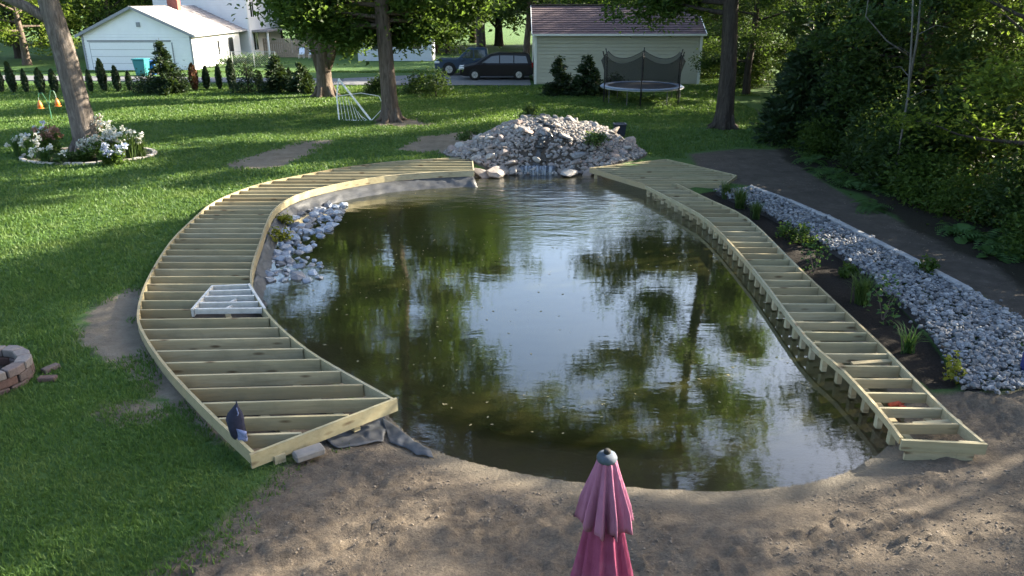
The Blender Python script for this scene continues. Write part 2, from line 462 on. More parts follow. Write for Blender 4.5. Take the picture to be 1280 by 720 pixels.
def pink_material():
    m = Mat('faded_pink_canvas')
    z = m.n('SeparateXYZ'); m.t.links.new(m.obj(), z.inputs[0])
    weave = m.noise(160, 2, 0.5, m.obj()); blot = m.noise(5, 4, 0.6, m.obj())
    c = m.ramp(blot, [(0.3, (0.27, 0.095, 0.165)), (0.7, (0.36, 0.15, 0.235))])
    return c, m, weave
c, m, weave = pink_material()
cr = m.noise(1.0, 4, 0.6, m.mapped((38, 38, 5), m.obj()), 0.8)
M['pink'] = m.end(m.bsdf(c, 0.9, 0, 0.15, m.bump(weave, 0.2, 0.003, m.bump(cr, 0.55, 0.02))))
m = Mat('pink_canvas_less_faded')
cr = m.noise(1.0, 4, 0.6, m.mapped((34, 34, 4), m.obj()), 0.8)
c = m.ramp(m.noise(4, 4, 0.65, m.obj()), [(0.3, (0.19, 0.034, 0.080)), (0.55, (0.25, 0.055, 0.115)), (0.75, (0.29, 0.10, 0.16))])
M['pink_deep'] = m.end(m.bsdf(c, 0.9, 0, 0.15, m.bump(cr, 0.6, 0.02)))

# ---------------------------------------------------------------- the lie of the land
pond_px = [(690, 218), (640, 219), (592, 222), (540, 226), (480, 235), (420, 248), (375, 262), (345, 278), (327, 300),
           (316, 330), (316, 356), (328, 385), (355, 415), (395, 448), (440, 480), (478, 510), (515, 545), (560, 568), (625, 585),
           (700, 599), (800, 609), (900, 613), (985, 607), (1050, 592), (1098, 566), (1130, 530), (1110, 490), (1075, 440), (1030, 385),
           (985, 335), (935, 290), (890, 262), (850, 243), (805, 230), (745, 219)]
pond = pxpoly(pond_px, 0.0)
pond = [(v.x, v.y) for v in smooth_path([Vector((*p, 0)) for p in pond + pond[:1]], 3)[:-1]]
deck_outer_px = [(590, 196), (500, 201), (430, 209), (370, 220), (320, 231), (270, 251), (240, 275), (215, 300), (195, 330), (180, 360),
                 (173, 388), (176, 410), (203, 452), (252, 505), (316, 565)]
deck_inner_px = [(592, 213), (540, 215), (480, 220), (420, 230), (372, 243), (345, 259), (334, 277), (326, 300), (316, 330), (314, 354),
                 (326, 380), (346, 405), (384, 437), (432, 466), (490, 498)]
deck_plan = pxpoly(deck_outer_px, 0.42) + pxpoly(deck_inner_px, 0.42)[::-1]
ZD, ZW = 0.42, 0.31                      # tops of the deck frame and of the walkway
beach = pxpoly([(-120, 1000), (205, 716), (265, 668), (318, 618), (350, 582), (400, 540), (470, 492), (560, 470), (1000, 470), (1120, 455), (1170, 485),
                (1205, 484), (1245, 492), (1300, 482), (1450, 480), (2300, 1000)])
path = pxpoly([(862, 192), (925, 186), (990, 188), (1010, 215), (1060, 245), (1150, 288), (1290, 345), (1500, 440), (1500, 560), (1290, 484), (1290, 408),
               (1210, 360), (1035, 270), (940, 233), (880, 224)])
mulch = pxpoly([(868, 238), (905, 233), (960, 265), (1010, 290), (1060, 320), (1110, 360), (1150, 400), (1180, 440), (1200, 478), (1165, 478),
                (1130, 455), (1085, 410), (1000, 328), (955, 285), (900, 256)])
bare_and_sun_patches = [pxpoly(q) for q in ([(283, 207), (330, 190), (378, 177), (415, 176), (392, 190), (350, 208), (300, 213)],
                             [(100, 424), (122, 385), (160, 362), (182, 358), (178, 410), (208, 455), (255, 508), (310, 556), (262, 538), (200, 490), (165, 462), (130, 445)],
                             [(500, 186), (530, 170), (600, 163), (600, 195), (560, 195)],
                             [(470, 155), (480, 148), (520, 148), (545, 156), (500, 160)],
                             [(120, 515), (150, 505), (200, 505), (205, 520), (150, 528)])]  # last outline: a sun patch on the lawn, painted as pale soil
gravel_px = [(895, 236), (940, 235), (1035, 272), (1210, 363), (1290, 410), (1290, 478), (1245, 489), (1208, 480), (1190, 445), (1160, 405), (1115, 362), (1064, 322), (1012, 290), (955, 262)]
gravel_poly = pxpoly(gravel_px, 0.27)

def axis(parts):
    out = []
    for a, b, st in parts: out += list(np.arange(a, b - 1e-6, st))
    return np.array(out)
def grow(a, st, f, lim):
    o = [a]
    while o[-1] < lim: st *= f; o.append(o[-1] + st)
    return o
gx = np.array(sorted(-v for v in grow(9.0, 0.2, 1.16, 420)[1:]) + list(axis([(-9, -4.5, 0.11), (-4.5, 9, 0.06), (9, 11.5, 0.12)])) + grow(11.5, 0.12, 1.16, 420))
gy = np.array([-60, -30, -12, -5, 0, 2, 3.4] + list(axis([(4.4, 9.2, 0.05), (9.2, 16, 0.10), (16, 30, 0.16)])) + grow(30, 0.16, 1.10, 700))
GX, GY = np.meshgrid(gx, gy)
dp = sdf(pond, GX, GY); db = sdf(beach, GX, GY)

def mound_h(X, Y):
    """the waterfall mound"""
    u, v = (X - 1.15) / 3.15, (Y - 26.6) / 2.5
    r2 = u * u + v * v
    h = 1.18 * np.exp(-(r2 * 1.55) ** 1.45) + 0.12 * np.exp(-(((X + 1.2) / .9) ** 2 + ((Y - 25.4) / .7) ** 2)) + 0.30 * np.exp(-(((X - 3.4) / .8) ** 2 + ((Y - 26.2) / .9) ** 2))
    return np.where(r2 < 4, h, 0) * sstep(0.0, 0.9, np.maximum(dp, 0) if np.ndim(X) and X.shape == dp.shape else 1.0)
def height():
    south = sstep(10.0, 8.0, GY)
    wdt = 0.45 + 2.2 * south
    out = (0.22 + 0.15 * sstep(7.5, 4.5, GY)) * sstep(0, 1, np.clip(dp / wdt, 0, 1)) ** 0.8
    dpi = np.maximum(-dp, 0)
    inn = -np.minimum(1.4, np.where(south > 0, lerp(0.42, 0.10, south), 0.42) * dpi + south * 0.22 * np.maximum(dpi - 0.7, 0))
    h = np.where(dp > 0, out, inn)
    sandm = sstep(0.3, -0.3, db)
    cl = (fbm(GX, GY, 2.6, 4, 3) - 0.5) * 0.09 + (np.abs(fbm(GX, GY, 8.0, 2, 8) - 0.5)) * 0.20 * sstep(0.35, 0.6, fbm(GX, GY * 2.2, 0.9, 2, 12))
    h = h + cl * sandm * sstep(0.15, 0.9, dp)
    h = h + (fbm(GX, GY, 0.35, 3, 5) - 0.5) * 0.07 * sstep(0.3, 2.0, dp)
    h = h - 0.12 * sstep(0.5, -0.1, sdf(mulch, GX, GY)) * (dp > 0) * np.clip(h / .2, 0, 1)
    h = h + mound_h(GX, GY)
    far = sstep(120, 400, np.hypot(GX, GY)); h = h * (1 - far) + 0.2 * far
    return h
GZ = height()
A = {}
A['sand'] = sstep(0.45, -0.45, db)
A['wet'] = sstep(0.55, 0.0, dp) * A['sand'] + (dp < 0) * 0.8
A['wet'] = np.clip(A['wet'], 0, 1)
A['dirt'] = sstep(0.4, -0.4, sdf(path, GX, GY))
A['mulch'] = sstep(0.25, -0.25, sdf(mulch, GX, GY))
A['bare'] = np.max([sstep(0.5, -0.35, sdf(q, GX, GY)) for q in bare_and_sun_patches], axis=0)
A['bare'] = np.maximum(A['bare'], sstep(0.5, 0.0, dp) * (A['sand'] < 0.5))
A['dirt'] = np.maximum(A['dirt'], sstep(1.1, 0.9, ((GX - 1.15) / 3.55) ** 2 + ((GY - 26.6) / 2.75) ** 2))
A['dirt'] = np.maximum(A['dirt'], sstep(0.05, -0.15, sdf(deck_plan, GX, GY)))
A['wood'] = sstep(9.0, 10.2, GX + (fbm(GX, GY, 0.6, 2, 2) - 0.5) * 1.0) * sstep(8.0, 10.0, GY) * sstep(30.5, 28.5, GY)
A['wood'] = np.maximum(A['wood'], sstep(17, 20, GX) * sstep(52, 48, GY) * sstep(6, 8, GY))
inside = dp < 0.0

nyy, nxx = GX.shape
idx = np.arange(nyy * nxx).reshape(nyy, nxx)
Q = np.stack([idx[:-1, :-1], idx[:-1, 1:], idx[1:, 1:], idx[1:, :-1]], -1).reshape(-1, 4)
V = np.stack([GX, GY, GZ], -1).reshape(-1, 3)
def cellmean(a): return (a[:-1, :-1] + a[:-1, 1:] + a[1:, 1:] + a[1:, :-1]).reshape(-1) / 4
reg = np.zeros(len(Q), int)                                   # 0 lawn
reg[cellmean(A['sand']) > 0.5] = 1
reg[cellmean(A['dirt']) > 0.5] = 2
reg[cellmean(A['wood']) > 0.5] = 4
reg[cellmean(A['mulch']) > 0.5] = 3
reg[cellmean(dp) < 0] = 5
def sheet(name, mask, mat, attrs, Vs=V, smooth=True):
    q = Q[mask]; used, inv = np.unique(q, return_inverse=True)
    me = fast_mesh(name, Vs[used], inv.reshape(-1, 4), smooth)
    for k, a in attrs.items():
        at = me.attributes.new(k, 'FLOAT', 'POINT'); at.data.foreach_set('value', a.reshape(-1)[used].astype(np.float32))
    return tag(link(name, me, mat), kind='structure')
for i, nm in enumerate(['lawn', 'beach', 'dirt_path', 'planting_bed_ground', 'woodland_floor', 'pond_bed']):
    sheet(nm, reg == i, M['ground'], A)
WA = {'depth': 1 - np.exp(-np.maximum(-GZ, 0) * 3.0), 'ripple': np.clip(1.15 - np.hypot(GX - 0.9, GY - 24.0) / 7.5, 0, 1) ** 1.5}
wV = V.copy(); wV[:, 2] = 0.0
wmask = (cellmean((dp < 0.12).astype(float)) > 0)
sheet('pond_water', wmask, M['water'], WA, wV)

rs = np.random.default_rng(8)
fx, fy = rs.uniform(-4.4, 4.4, 420), rs.uniform(8.5, 23.5, 420)
okf = sdf(pond, fx, fy) < -.25
fx, fy = fx[okf], fy[okf]
fa = rs.uniform(0, 6.28, len(fx)); fl = rs.uniform(.012, .035, len(fx))
fq = np.stack([np.stack([fx + np.cos(fa + k * 1.571) * fl * (1 if k % 2 else .5), fy + np.sin(fa + k * 1.571) * fl * (1 if k % 2 else .5), np.full(len(fx), .006)], -1) for k in range(4)], 1)
tag(link('floating_leaves', fast_mesh('floating_leaves', fq.reshape(-1, 3), np.arange(len(fx) * 4).reshape(-1, 4)), simple('dry_floating_leaf', (.22, .19, .10), .7)), 'tiny dry leaves scattered over the pond surface', 'leaves', kind='stuff')

def ground_z(x, y):
    i = int(np.clip(np.searchsorted(gx, x), 1, nxx - 1)); j = int(np.clip(np.searchsorted(gy, y), 1, nyy - 1))
    tx = (x - gx[i - 1]) / (gx[i] - gx[i - 1]); ty = (y - gy[j - 1]) / (gy[j] - gy[j - 1])
    a = GZ[j - 1, i - 1] * (1 - tx) + GZ[j - 1, i] * tx; b = GZ[j, i - 1] * (1 - tx) + GZ[j, i] * tx
    return float(a * (1 - ty) + b * ty)
def on(px, py):
    p = P(px, py); p.z = ground_z(p.x, p.y); return p

# lanes: the neighbours' drive and the pad the cars stand on
def slab(name, pts, z, mat):
    mb = MB(); mb.prism(pts, z - 0.10, z); return tag(mb.build(name, mat), kind='structure')
slab('driveway', [(-11.5, 49.8), (1.2, 49.4), (1.2, 58.0), (-3.0, 58.5), (-11.5, 54.0)], 0.275, M['asphalt'])
slab('street', [(-70, 55.8), (-11.6, 51.0), (-11.6, 53.8), (-70, 59.4)], 0.270, M['asphalt'])

# ---------------------------------------------------------------- lawn grass blades
def grass_blades():
    rng = np.random.default_rng(5)
    Vs, Fs, base = [], [], 0
    for (x0, x1, y0, y1, n, hgt, wid) in ((-8.5, 0.5, 5.0, 9.5, 78000, 0.055, 0.011), (-13, 0, 9.5, 14, 62000, 0.060, 0.015),
                                          (-19, 0, 14, 21, 70000, 0.065, 0.022), (-26, 1, 21, 34, 75000, 0.07, 0.035), (1, 14, 26, 36, 22000, 0.07, 0.035),
                                          (-32, 12, 34, 44, 80000, 0.08, 0.055), (-40, 14, 44, 60, 80000, 0.085, 0.08)):
        x = rng.uniform(x0, x1, n); y = rng.uniform(y0, y1, n)
        keep = (np.abs(x) < y * 0.75 + 2)
        x, y = x[keep], y[keep]
        ds, dw = sdf(beach, x, y), sdf(pond, x, y)
        bad = np.min([sdf(q, x, y) for q in bare_and_sun_patches], axis=0)
        w = fbm(x, y, 1.2, 3, 4)
        md = np.minimum(sdf(path, x, y), 9)
        mo = ((x - 1.15) / 3.6) ** 2 + ((y - 26.6) / 2.9) ** 2
        deckd = sdf(deck_plan, x, y)
        keep = (ds > -0.05 + (w - 0.5) * 0.9 + rng.uniform(-.45, .35, len(x))) & (dw > 0.8) & (deckd > 0.05) & ~((y > 49.4) & (y < 58.5) & (x > -11.6) & (x < 12.5)) & ~((y > 50.5) & (y < 59) & (x < -11.4)) & (bad > (w - 0.5) * 1.4 + 0.1 + rng.uniform(-.25, .15, len(x))) & (md > 0.2) & (mo > 1)
        x, y = x[keep], y[keep]; n = len(x)
        ii = np.clip(np.searchsorted(gx, x), 1, nxx - 1); jj = np.clip(np.searchsorted(gy, y), 1, nyy - 1)
        z = GZ[jj, ii]
        a = rng.uniform(0, 2 * np.pi, n); h = hgt * rng.uniform(0.5, 1.35, n) * (0.7 + 0.6 * fbm(x, y, 0.8, 2, 9))
        lx, ly = rng.normal(0, 0.45, n) * h, rng.normal(0, 0.45, n) * h
        dx, dy = np.cos(a) * wid, np.sin(a) * wid
        b = np.stack([np.stack([x - dx, y - dy, z - 0.01], -1), np.stack([x + dx, y + dy, z - 0.01], -1), np.stack([x + lx, y + ly, z + h], -1)], 1)
        Vs.append(b.reshape(-1, 3)); Fs.append(np.arange(n * 3).reshape(-1, 3) + base); base += n * 3
    o = link('grass', fast_mesh('grass', np.concatenate(Vs), np.concatenate(Fs)), M['grass'])
    tag(o, 'short mown lawn grass around the pond', 'grass', kind='stuff')
grass_blades()

# ---------------------------------------------------------------- the timber frames round the pond
JT, JH = 0.040, 0.184
def cross(poly, y0, s):
    """x-intervals where the line y = y0 + s*x is inside the polygon"""
    xs = []
    n = len(poly)
    for i in range(n):
        (ax, ay), (bx, by) = poly[i], poly[(i + 1) % n]
        fa, fb = ay - y0 - s * ax, by - y0 - s * bx
        if (fa > 0) != (fb > 0): xs.append(ax + (bx - ax) * fa / (fa - fb))
    xs.sort(); return [(xs[i], xs[i + 1]) for i in range(0, len(xs) - 1, 2)]

def rim(pts, z_top, h, t, parent, mat, step=2.6, name='rim_board', z_off=0.0):
    """bent boards along a path, each about `step` metres long"""
    run, cur = 0.0, [pts[0]]
    segs = []
    for a, b in zip(pts[:-1], pts[1:]):
        run += (b - a).length; cur.append(b)
        if run > step: segs.append(cur); cur = [b]; run = 0.0
    if len(cur) > 1: segs.append(cur)
    for k, sg in enumerate(segs):
        vs = []
        n = len(sg)
        for i, p in enumerate(sg):
            d = (sg[min(i + 1, n - 1)] - sg[max(i - 1, 0)]); d.z = 0; d.normalize()
            nrm = Vector((-d.y, d.x, 0)) * t / 2
            e = d * (0.0015 if i == 0 else -0.0015 if i == n - 1 else 0)
            for q in ((p - nrm, z_top - h), (p + nrm, z_top - h), (p + nrm, z_top), (p - nrm, z_top)):
                vs.append((q[0].x + e.x, q[0].y + e.y, q[1] + z_off))
        fs = [(i * 4 + j, i * 4 + (j + 1) % 4, i * 4 + 4 + (j + 1) % 4, i * 4 + 4 + j) for i in range(n - 1) for j in range(4)] + [(3, 2, 1, 0), tuple(4 * (n - 1) + j for j in range(4))]
        MB().add(vs, fs).build(name, mat, parent)

rnd = random.Random(11)
o_path = smooth_path([P(x, y, 0.0) - P(x, y, 0.0) + Vector((*P(x, y, ZD)[:2], 0)) for x, y in deck_outer_px], 3)
i_path = smooth_path([Vector((*P(x, y, ZD)[:2], 0)) for x, y in deck_inner_px], 3)
deck_poly = [(p.x, p.y) for p in o_path] + [(p.x, p.y) for p in reversed(i_path)]
deck = thing('deck_frame', (-4.0, 12.0, 0.2), 'wide curved timber deck frame of open joists on the lawn side of the pond', 'deck')
rim(o_path, ZD, JH, JT, deck, M['wood'])
rim(i_path, ZD, JH, JT, deck, M['wood'])
e0, e1 = o_path[-1], i_path[-1]
dd = (e1 - e0).normalized()
MB().beam(Vector((e0.x, e0.y, ZD - JH / 2 + .003)) - dd * .05 + Vector((dd.y, -dd.x, 0)) * .03, Vector((e1.x, e1.y, ZD - JH / 2 + .003)) + dd * .05 + Vector((dd.y, -dd.x, 0)) * .03, JT, JH, ).build('end_board', M['wood'], deck)
f0, f1 = o_path[0], i_path[0]
MB().beam((f0.x, f0.y, ZD - JH / 2), (f1.x, f1.y, ZD - JH / 2), JT, JH).build('end_board', M['wood'], deck)
# the pale trapezoid insert: its corners in the plan
tz = [P(240, 387, ZD), P(266, 357, ZD), P(311, 355, ZD), P(331, 386, ZD)]
trap = [(p.x, p.y) for p in tz]
ya = 7.85
k = 0
while ya < 25.2:
    s = 0.055 * float(sstep(14.0, 9.0, ya))
    x_mid = -4.5
    y0 = ya - s * x_mid
    for (xa, xb) in cross(deck_poly, y0, s):
        xa += 0.03; xb -= 0.03
        if xb - xa < 0.15: continue
        yl = y0 + s * (-4.9)
        tzc = cross(trap, y0, s)
        parts = [(xa, xb)]
        if tzc: parts = [(xa, tzc[0][0] - 0.03)]
        for (pa, pb) in parts:
            w = rnd.uniform(-.006, .006)
            MB().beam((pa, y0 + s * pa + w, ZD - JH / 2 - .006 + rnd.uniform(-.006, .003)), (pb, y0 + s * pb - w, ZD - JH / 2 - .006 + rnd.uniform(-.006, .003)), JT, JH).build('joist', M['wood'], deck)
    ya += 0.405; k += 1
# sleepers and piers that carry the frame (seen between the joists)
for off in (0.33, 0.72):
    pts = [o_path[i].lerp(i_path[i], off) for i in range(0, len(o_path), 3)]
    for a, b in zip(pts[:-1], pts[1:]):
        d = (b - a).normalized() * .01
        MB().beam((a.x + d.x, a.y + d.y, ZD - JH - .055), (b.x - d.x, b.y - d.y, ZD - JH - .055), 0.09, 0.085).build('sleeper', M['wood'], deck)

# pale insert with slats and an opening
ins = thing('hatch_frame', (tz[0].x, tz[0].y, ZD - .05), 'pale whitewashed trapezoid hatch frame with slats set into the curved deck', 'hatch')
def tp(u, v):                       # u across, v from front to back
    a = tz[0].lerp(tz[3], u); b = tz[1].lerp(tz[2], u); return a.lerp(b, v)
for v in (0.03, 0.27, 0.52, 0.76, 0.985):
    a, b = tp(0.03, v), tp(0.97, v)
    MB().beam((a.x, a.y, ZD - .042), (b.x, b.y, ZD - .042), 0.055, 0.09).build('slat', M['white_wood'], ins)
for u in (0.0, 1.0):
    a, b = tp(u, 0), tp(u, 1)
    MB().beam((a.x, a.y, ZD - .06), (b.x, b.y, ZD - .06), 0.042, 0.14).build('side_board', M['white_wood'], ins)
for u, v in ((.5, .38), (.45, .14)):
    a = tp(u, v); MB().beam((a.x - .03, a.y - .13, ZD - .07), (a.x + .06, a.y + .13, ZD - .07), 0.04, 0.06).build('brace', M['white_wood'], ins)
a = tp(.3, .27); MB().box((a.x, a.y, ZD - .26), (0.75, 0.42, 0.10), 0).build('basket', M['black'], ins)

# short board block and flat paver at the near corner
p = P(347, 568, .25)
tag(MB().box((p.x, p.y, .235), (.13, .2, .11), .6).build('timber_block', M['wood']), 'short sawn timber block under the near corner of the curved deck', 'block')
p = P(386, 566, .25)
mb = MB(); mb.box((p.x, p.y, .25), (.36, .17, .10), .62)
tag(mb.build('paver', M['concrete'], bevel=.02), 'flat grey paver wedged under the near end of the curved deck', 'paver')
p = P(440, 545, .22)
# crumpled liner on the ground by the deck end
def crumple(name, pts, mat, label, cat, seed, amp=.06, z_fn=None, nu=30, nv=10, parent=None):
    """a wrinkled sheet between two pixel/ground edges"""
    A_, B_ = pts
    vs, fs = [], []
    rg = random.Random(seed)
    for i in range(nu + 1):
        u = i / nu
        pa = A_[min(int(u * (len(A_) - 1)), len(A_) - 2)].lerp(A_[min(int(u * (len(A_) - 1)), len(A_) - 2) + 1], u * (len(A_) - 1) - min(int(u * (len(A_) - 1)), len(A_) - 2))
        pb = B_[min(int(u * (len(B_) - 1)), len(B_) - 2)].lerp(B_[min(int(u * (len(B_) - 1)), len(B_) - 2) + 1], u * (len(B_) - 1) - min(int(u * (len(B_) - 1)), len(B_) - 2))
        for j in range(nv + 1):
            q = pa.lerp(pb, j / nv)
            nz = mnoise.noise(Vector((q.x * 3.1, q.y * 3.1, seed))) + .5 * mnoise.noise(Vector((q.x * 8, q.y * 8, seed + 3)))
            ed = min(1, 4 * min(j, nv - j) / nv + .25)
            vs.append((q.x + nz * amp * .4, q.y + nz * amp * .4, q.z + abs(nz) * amp * ed))
    for i in range(nu):
        for j in range(nv):
            a = i * (nv + 1) + j; fs.append((a, a + 1, a + nv + 2, a + nv + 1))
    o = MB().add(vs, fs).build(name, mat, parent, smooth=True)
    md = o.modifiers.new('thickness', 'SOLIDIFY'); md.thickness = .004
    if label: tag(o, label, cat)
    return o
def gp(px, py, dz=.02):
    p = P(px, py, .12); p.z = max(ground_z(p.x, p.y), 0.0) + dz; return p
crumple('liner_scrap', ([gp(405, 548), gp(440, 535), gp(470, 520), gp(480, 512)], [gp(420, 560), gp(455, 552), gp(478, 545), gp(487, 528)]), M['liner'],
        'black crumpled liner scrap lying under the near end of the curved deck', 'liner', 4, .09)
crumple('liner_edge', ([gp(476, 517, .05), gp(500, 530, .05), gp(520, 548, .05), gp(538, 556, .03)], [gp(486, 545), gp(505, 552), gp(520, 562), gp(542, 564)]), M['liner'],
        'grey strip of pond liner edge surfacing on the beach shore', 'liner', 6, .05)
# liner hanging from the deck to the water along the far inner curve
ins_pts = i_path
la, lb = [], []
for q in i_path[0:38]:
    d = Vector((1.0, -1.1, 0)) if q.y < 19 else Vector((.35, -1, 0))
    d.normalize()
    la.append(Vector((q.x, q.y, ZD - JH - .01)) + d * .03); lb.append(Vector((q.x, q.y, -.10)) + d * .55)
crumple('pond_liner', (la, lb), M['liner'], 'long wrinkled dark pond liner hanging from the curved deck into the water', 'liner', 9, .10, nu=150, nv=10)
# battens holding the liner under the rim
# ------------------------------------------------ walkway
wl = [Vector((*P(x, y, ZW)[:2], 0)) for x, y in ((807, 232), (848, 253), (886, 276), (942, 336), (1007, 420), (1055, 463), (1100, 512), (1127, 547))]
wr = [Vector((*P(x, y, ZW)[:2], 0)) for x, y in ((845, 229), (889, 250), (935, 273), (998, 334), (1090, 420), (1135, 465), (1185, 515), (1229, 552))]
walk = thing('walkway_frame', (5.0, 12.5, 0), 'long narrow walkway frame of open joists running over the far side water', 'walkway')
wl_s = smooth_path(wl, 3); wr_s = smooth_path(wr, 3)
rim(wl_s, ZW, .09, .042, walk, M['wood'], 3.4, 'stringer')
rim(wr_s, ZW, .14, .042, walk, M['wood'], 3.4, 'stringer')
wpoly = [(p.x, p.y) for p in wl_s] + [(p.x, p.y) for p in reversed(wr_s)]
MB().beam((wl[-1].x - .02, wl[-1].y - .045, ZW - .072), (wr[-1].x + .02, wr[-1].y - .045, ZW - .072), .042, .145).build('end_board', M['wood'], walk)
MB().beam((wl[-1].x + .06, wl[-1].y - .025, ZW - .22), (wr[-1].x - .10, wr[-1].y - .025, ZW - .22), .04, .14).build('sleeper', M['wood'], walk)
ya = 7.95; k = 0
while ya < 22.4:
    for (xa, xb) in cross(wpoly, ya + rnd.uniform(-.02, .02), 0.0)[:1]:
        tilt = rnd.uniform(-.025, .03)
        hh = rnd.choice((.14, .14, .17, .184))
        MB().beam((xa + .024, ya, ZW - hh / 2 - .006), (xb - .024, ya + tilt, ZW - hh / 2 - .012), .04, hh).build('joist', M['wood'], walk)
        MB().box((xa + .035, ya + rnd.uniform(-.02, .02), ZW - .096 - .095), (.075, .085, .19)).build('post', M['wood'], walk)
        if k % 4 == 2:
            MB().box((xb - .15, ya, (ZW - .19 - .6) / 2), (.09, .09, ZW - .19 + .6)).build('pier', M['wood'], walk)
    ya += 0.405; k += 1
for t_ in (.28,):
    pts = [a.lerp(b, t_) for a, b in zip(wl, wr)]
    for a, b in zip(pts[:-1], pts[1:]):
        d = (b - a).normalized() * .01
        MB().beam((a.x + d.x, a.y + d.y, ZW - .26), (b.x - d.x, b.y - d.y, ZW - .26), .09, .13).build('bearer', M['wood'], walk)
# loose offcuts laid across the walkway
for (px, py, ln, rz) in ((1090, 455, .6, .05), (1172, 531, .62, .04), (912, 293, .65, .12)):
    p = P(px, py, ZW - .1)
    tag(MB().beam((p.x - ln / 2, p.y, ZW - .10), (p.x + ln / 2, p.y + rz, ZW - .08), .09, .04).build('offcut_board', M['wood']),
        {1090: 'loose offcut board lying between walkway joists halfway to the platform', 1172: 'loose offcut board lying in the first bay at the near end of the walkway', 912: 'loose bleached offcut board across the walkway bend'}[px], 'board')
# ------------------------------------------------ platform at the far end of the walkway
plat_px = [(737, 210), (833, 199), (921, 219), (905, 231), (862, 231), (808, 231)]
pl = [Vector((*P(x, y, ZW)[:2], 0)) for x, y in plat_px]
plat = thing('platform_frame', (pl[1].x, pl[1].y, .2), 'wedge shaped platform of close joists beside the waterfall rocks', 'platform')
for i in (0, 1, 2, 5):
    a, b = pl[i], pl[(i + 1) % 6]
    d = (b - a).normalized() * .022
    MB().beam((a.x + d.x, a.y + d.y, ZW - .07), (b.x - d.x, b.y - d.y, ZW - .07), .042, .15).build('rim_board', M['wood'], plat)
ppoly = [(p.x, p.y) for p in pl]
ya = 21.75
while ya < 25.2:
    for (xa, xb) in cross(ppoly, ya + .04 * -5, .04)[:1]:
        y0 = ya - .2
        if xb - xa > .3:
            MB().beam((xa + .05, y0 + .04 * xa, ZW - .08), (xb - .05, y0 + .04 * xb, ZW - .08), .04, .14).build('joist', M['wood'], plat)
    ya += 0.30
for i in (0, 2, 3, 5):
    p = pl[i]; c_ = sum(pl, Vector()) / 6; q = p.lerp(c_, .08)
    MB().box((q.x, q.y, -.15), (.09, .09, .70)).build('pier', M['wood'], plat)

# orange-red glove in the walkway and other scraps
p = P(1122, 507, .12)
mb = MB()
mb.tube([(p.x - .12, p.y, .13), (p.x, p.y + .02, .15), (p.x + .1, p.y + .05, .13)], [.03, .05, .025], 8)
mb.tube([(p.x + .0, p.y - .03, .13), (p.x + .09, p.y - .05, .12)], [.035, .015], 6)
tag(mb.build('work_glove', M['dull_red'], smooth=True), 'orange red work glove lying between the near walkway joists', 'glove')

# ---------------------------------------------------------------- stones: mound, waterfall, gravel, fire pit
def rock_meshes(n, mat, seed, flat=0.75, sub=1):
    out = []
    for k in range(n):
        bm = bmesh.new(); bmesh.ops.create_icosphere(bm, subdivisions=sub, radius=0.5)
        rg = random.Random(seed + k)
        cuts = [(Vector((rg.gauss(0, 1), rg.gauss(0, 1), rg.gauss(0, 1))).normalized(), rg.uniform(.27, .42)) for _ in range(7)]
        for v in bm.verts:
            for nn, dd_ in cuts:
                e = v.co.dot(nn) - dd_
                if e > 0: v.co -= nn * e
            v.co.z *= flat; v.co *= 1 + rg.uniform(-.07, .07)
        me = bpy.data.meshes.new('rock'); bm.to_mesh(me); bm.free(); me.materials.append(mat); out.append(me)
    return out
def stone(name, me, loc, s, parent, rg):
    o = bpy.data.objects.new(name, me); C.objects.link(o)
    o.parent = parent
    o.location = Vector(loc) - ORG[parent.name]
    o.rotation_euler = (rg.uniform(-.5, .5), rg.uniform(-.5, .5), rg.uniform(0, 6.3)); o.scale = s
    return o
def rock_soup(name, me_list, pts, mat, parent, rg, kind='stuff'):
    """many small stones joined in one mesh"""
    data = []
    for me in me_list:
        v = np.empty(len(me.vertices) * 3, np.float32); me.vertices.foreach_get('co', v)
        f = np.array([p.vertices[:] for p in me.polygons], np.int32); data.append((v.reshape(-1, 3), f))
    Vs, Fs, base = [], [], 0
    org = np.array(ORG.get(parent.name, Vector())) if parent else np.zeros(3)
    for (x, y, z, s) in pts:
        v, f = data[rg.randrange(len(data))]
        R = np.array(Matrix.Rotation(rg.uniform(0, 6.3), 3, 'Z') @ Matrix.Rotation(rg.uniform(-.7, .7), 3, 'X'))
        Vs.append((v * np.array([s * rg.uniform(.8, 1.3), s * rg.uniform(.7, 1.1), s * rg.uniform(.7, 1.1)])) @ R.T + np.array([x, y, z]) - org)
        Fs.append(f + base); base += len(v)
    o = link(name, fast_mesh(name, np.concatenate(Vs), np.concatenate(Fs)), mat, parent)
    if kind: o['kind'] = kind
    return o

ROCK = rock_meshes(6, M['stone'], 40, sub=2)
ROCK_LO = rock_meshes(5, M['stone'], 70, sub=1)
wf = thing('rock_waterfall', (1.1, 26.2, .2), 'heaped mound of pale broken rocks with a small waterfall into the pond', 'rock mound')
rg = random.Random(21)
def mz(x, y): return ground_z(x, y)
nr_ = np.random.default_rng(31)
MX, MY = nr_.uniform(-2.6, 4.9, 16000), nr_.uniform(24.0, 29.2, 16000)
ok = (((MX - 1.15) / 3.5) ** 2 + ((MY - 26.6) / 2.6) ** 2 < 1) & (sdf(pond, MX, MY) > .02) & ~((np.abs(MX - 1.0 - .25 * np.sin(MY * 2)) < .2) & (MY < 26.6))
pts = [(x, y, mz(x, y) + .02, rg.choice((.09, .12, .15, .19))) for x, y in zip(MX[ok][:6500], MY[ok][:6500])]
rock_soup('small_stones', ROCK_LO, pts, M['stone'], wf, rg)
cnt = 0
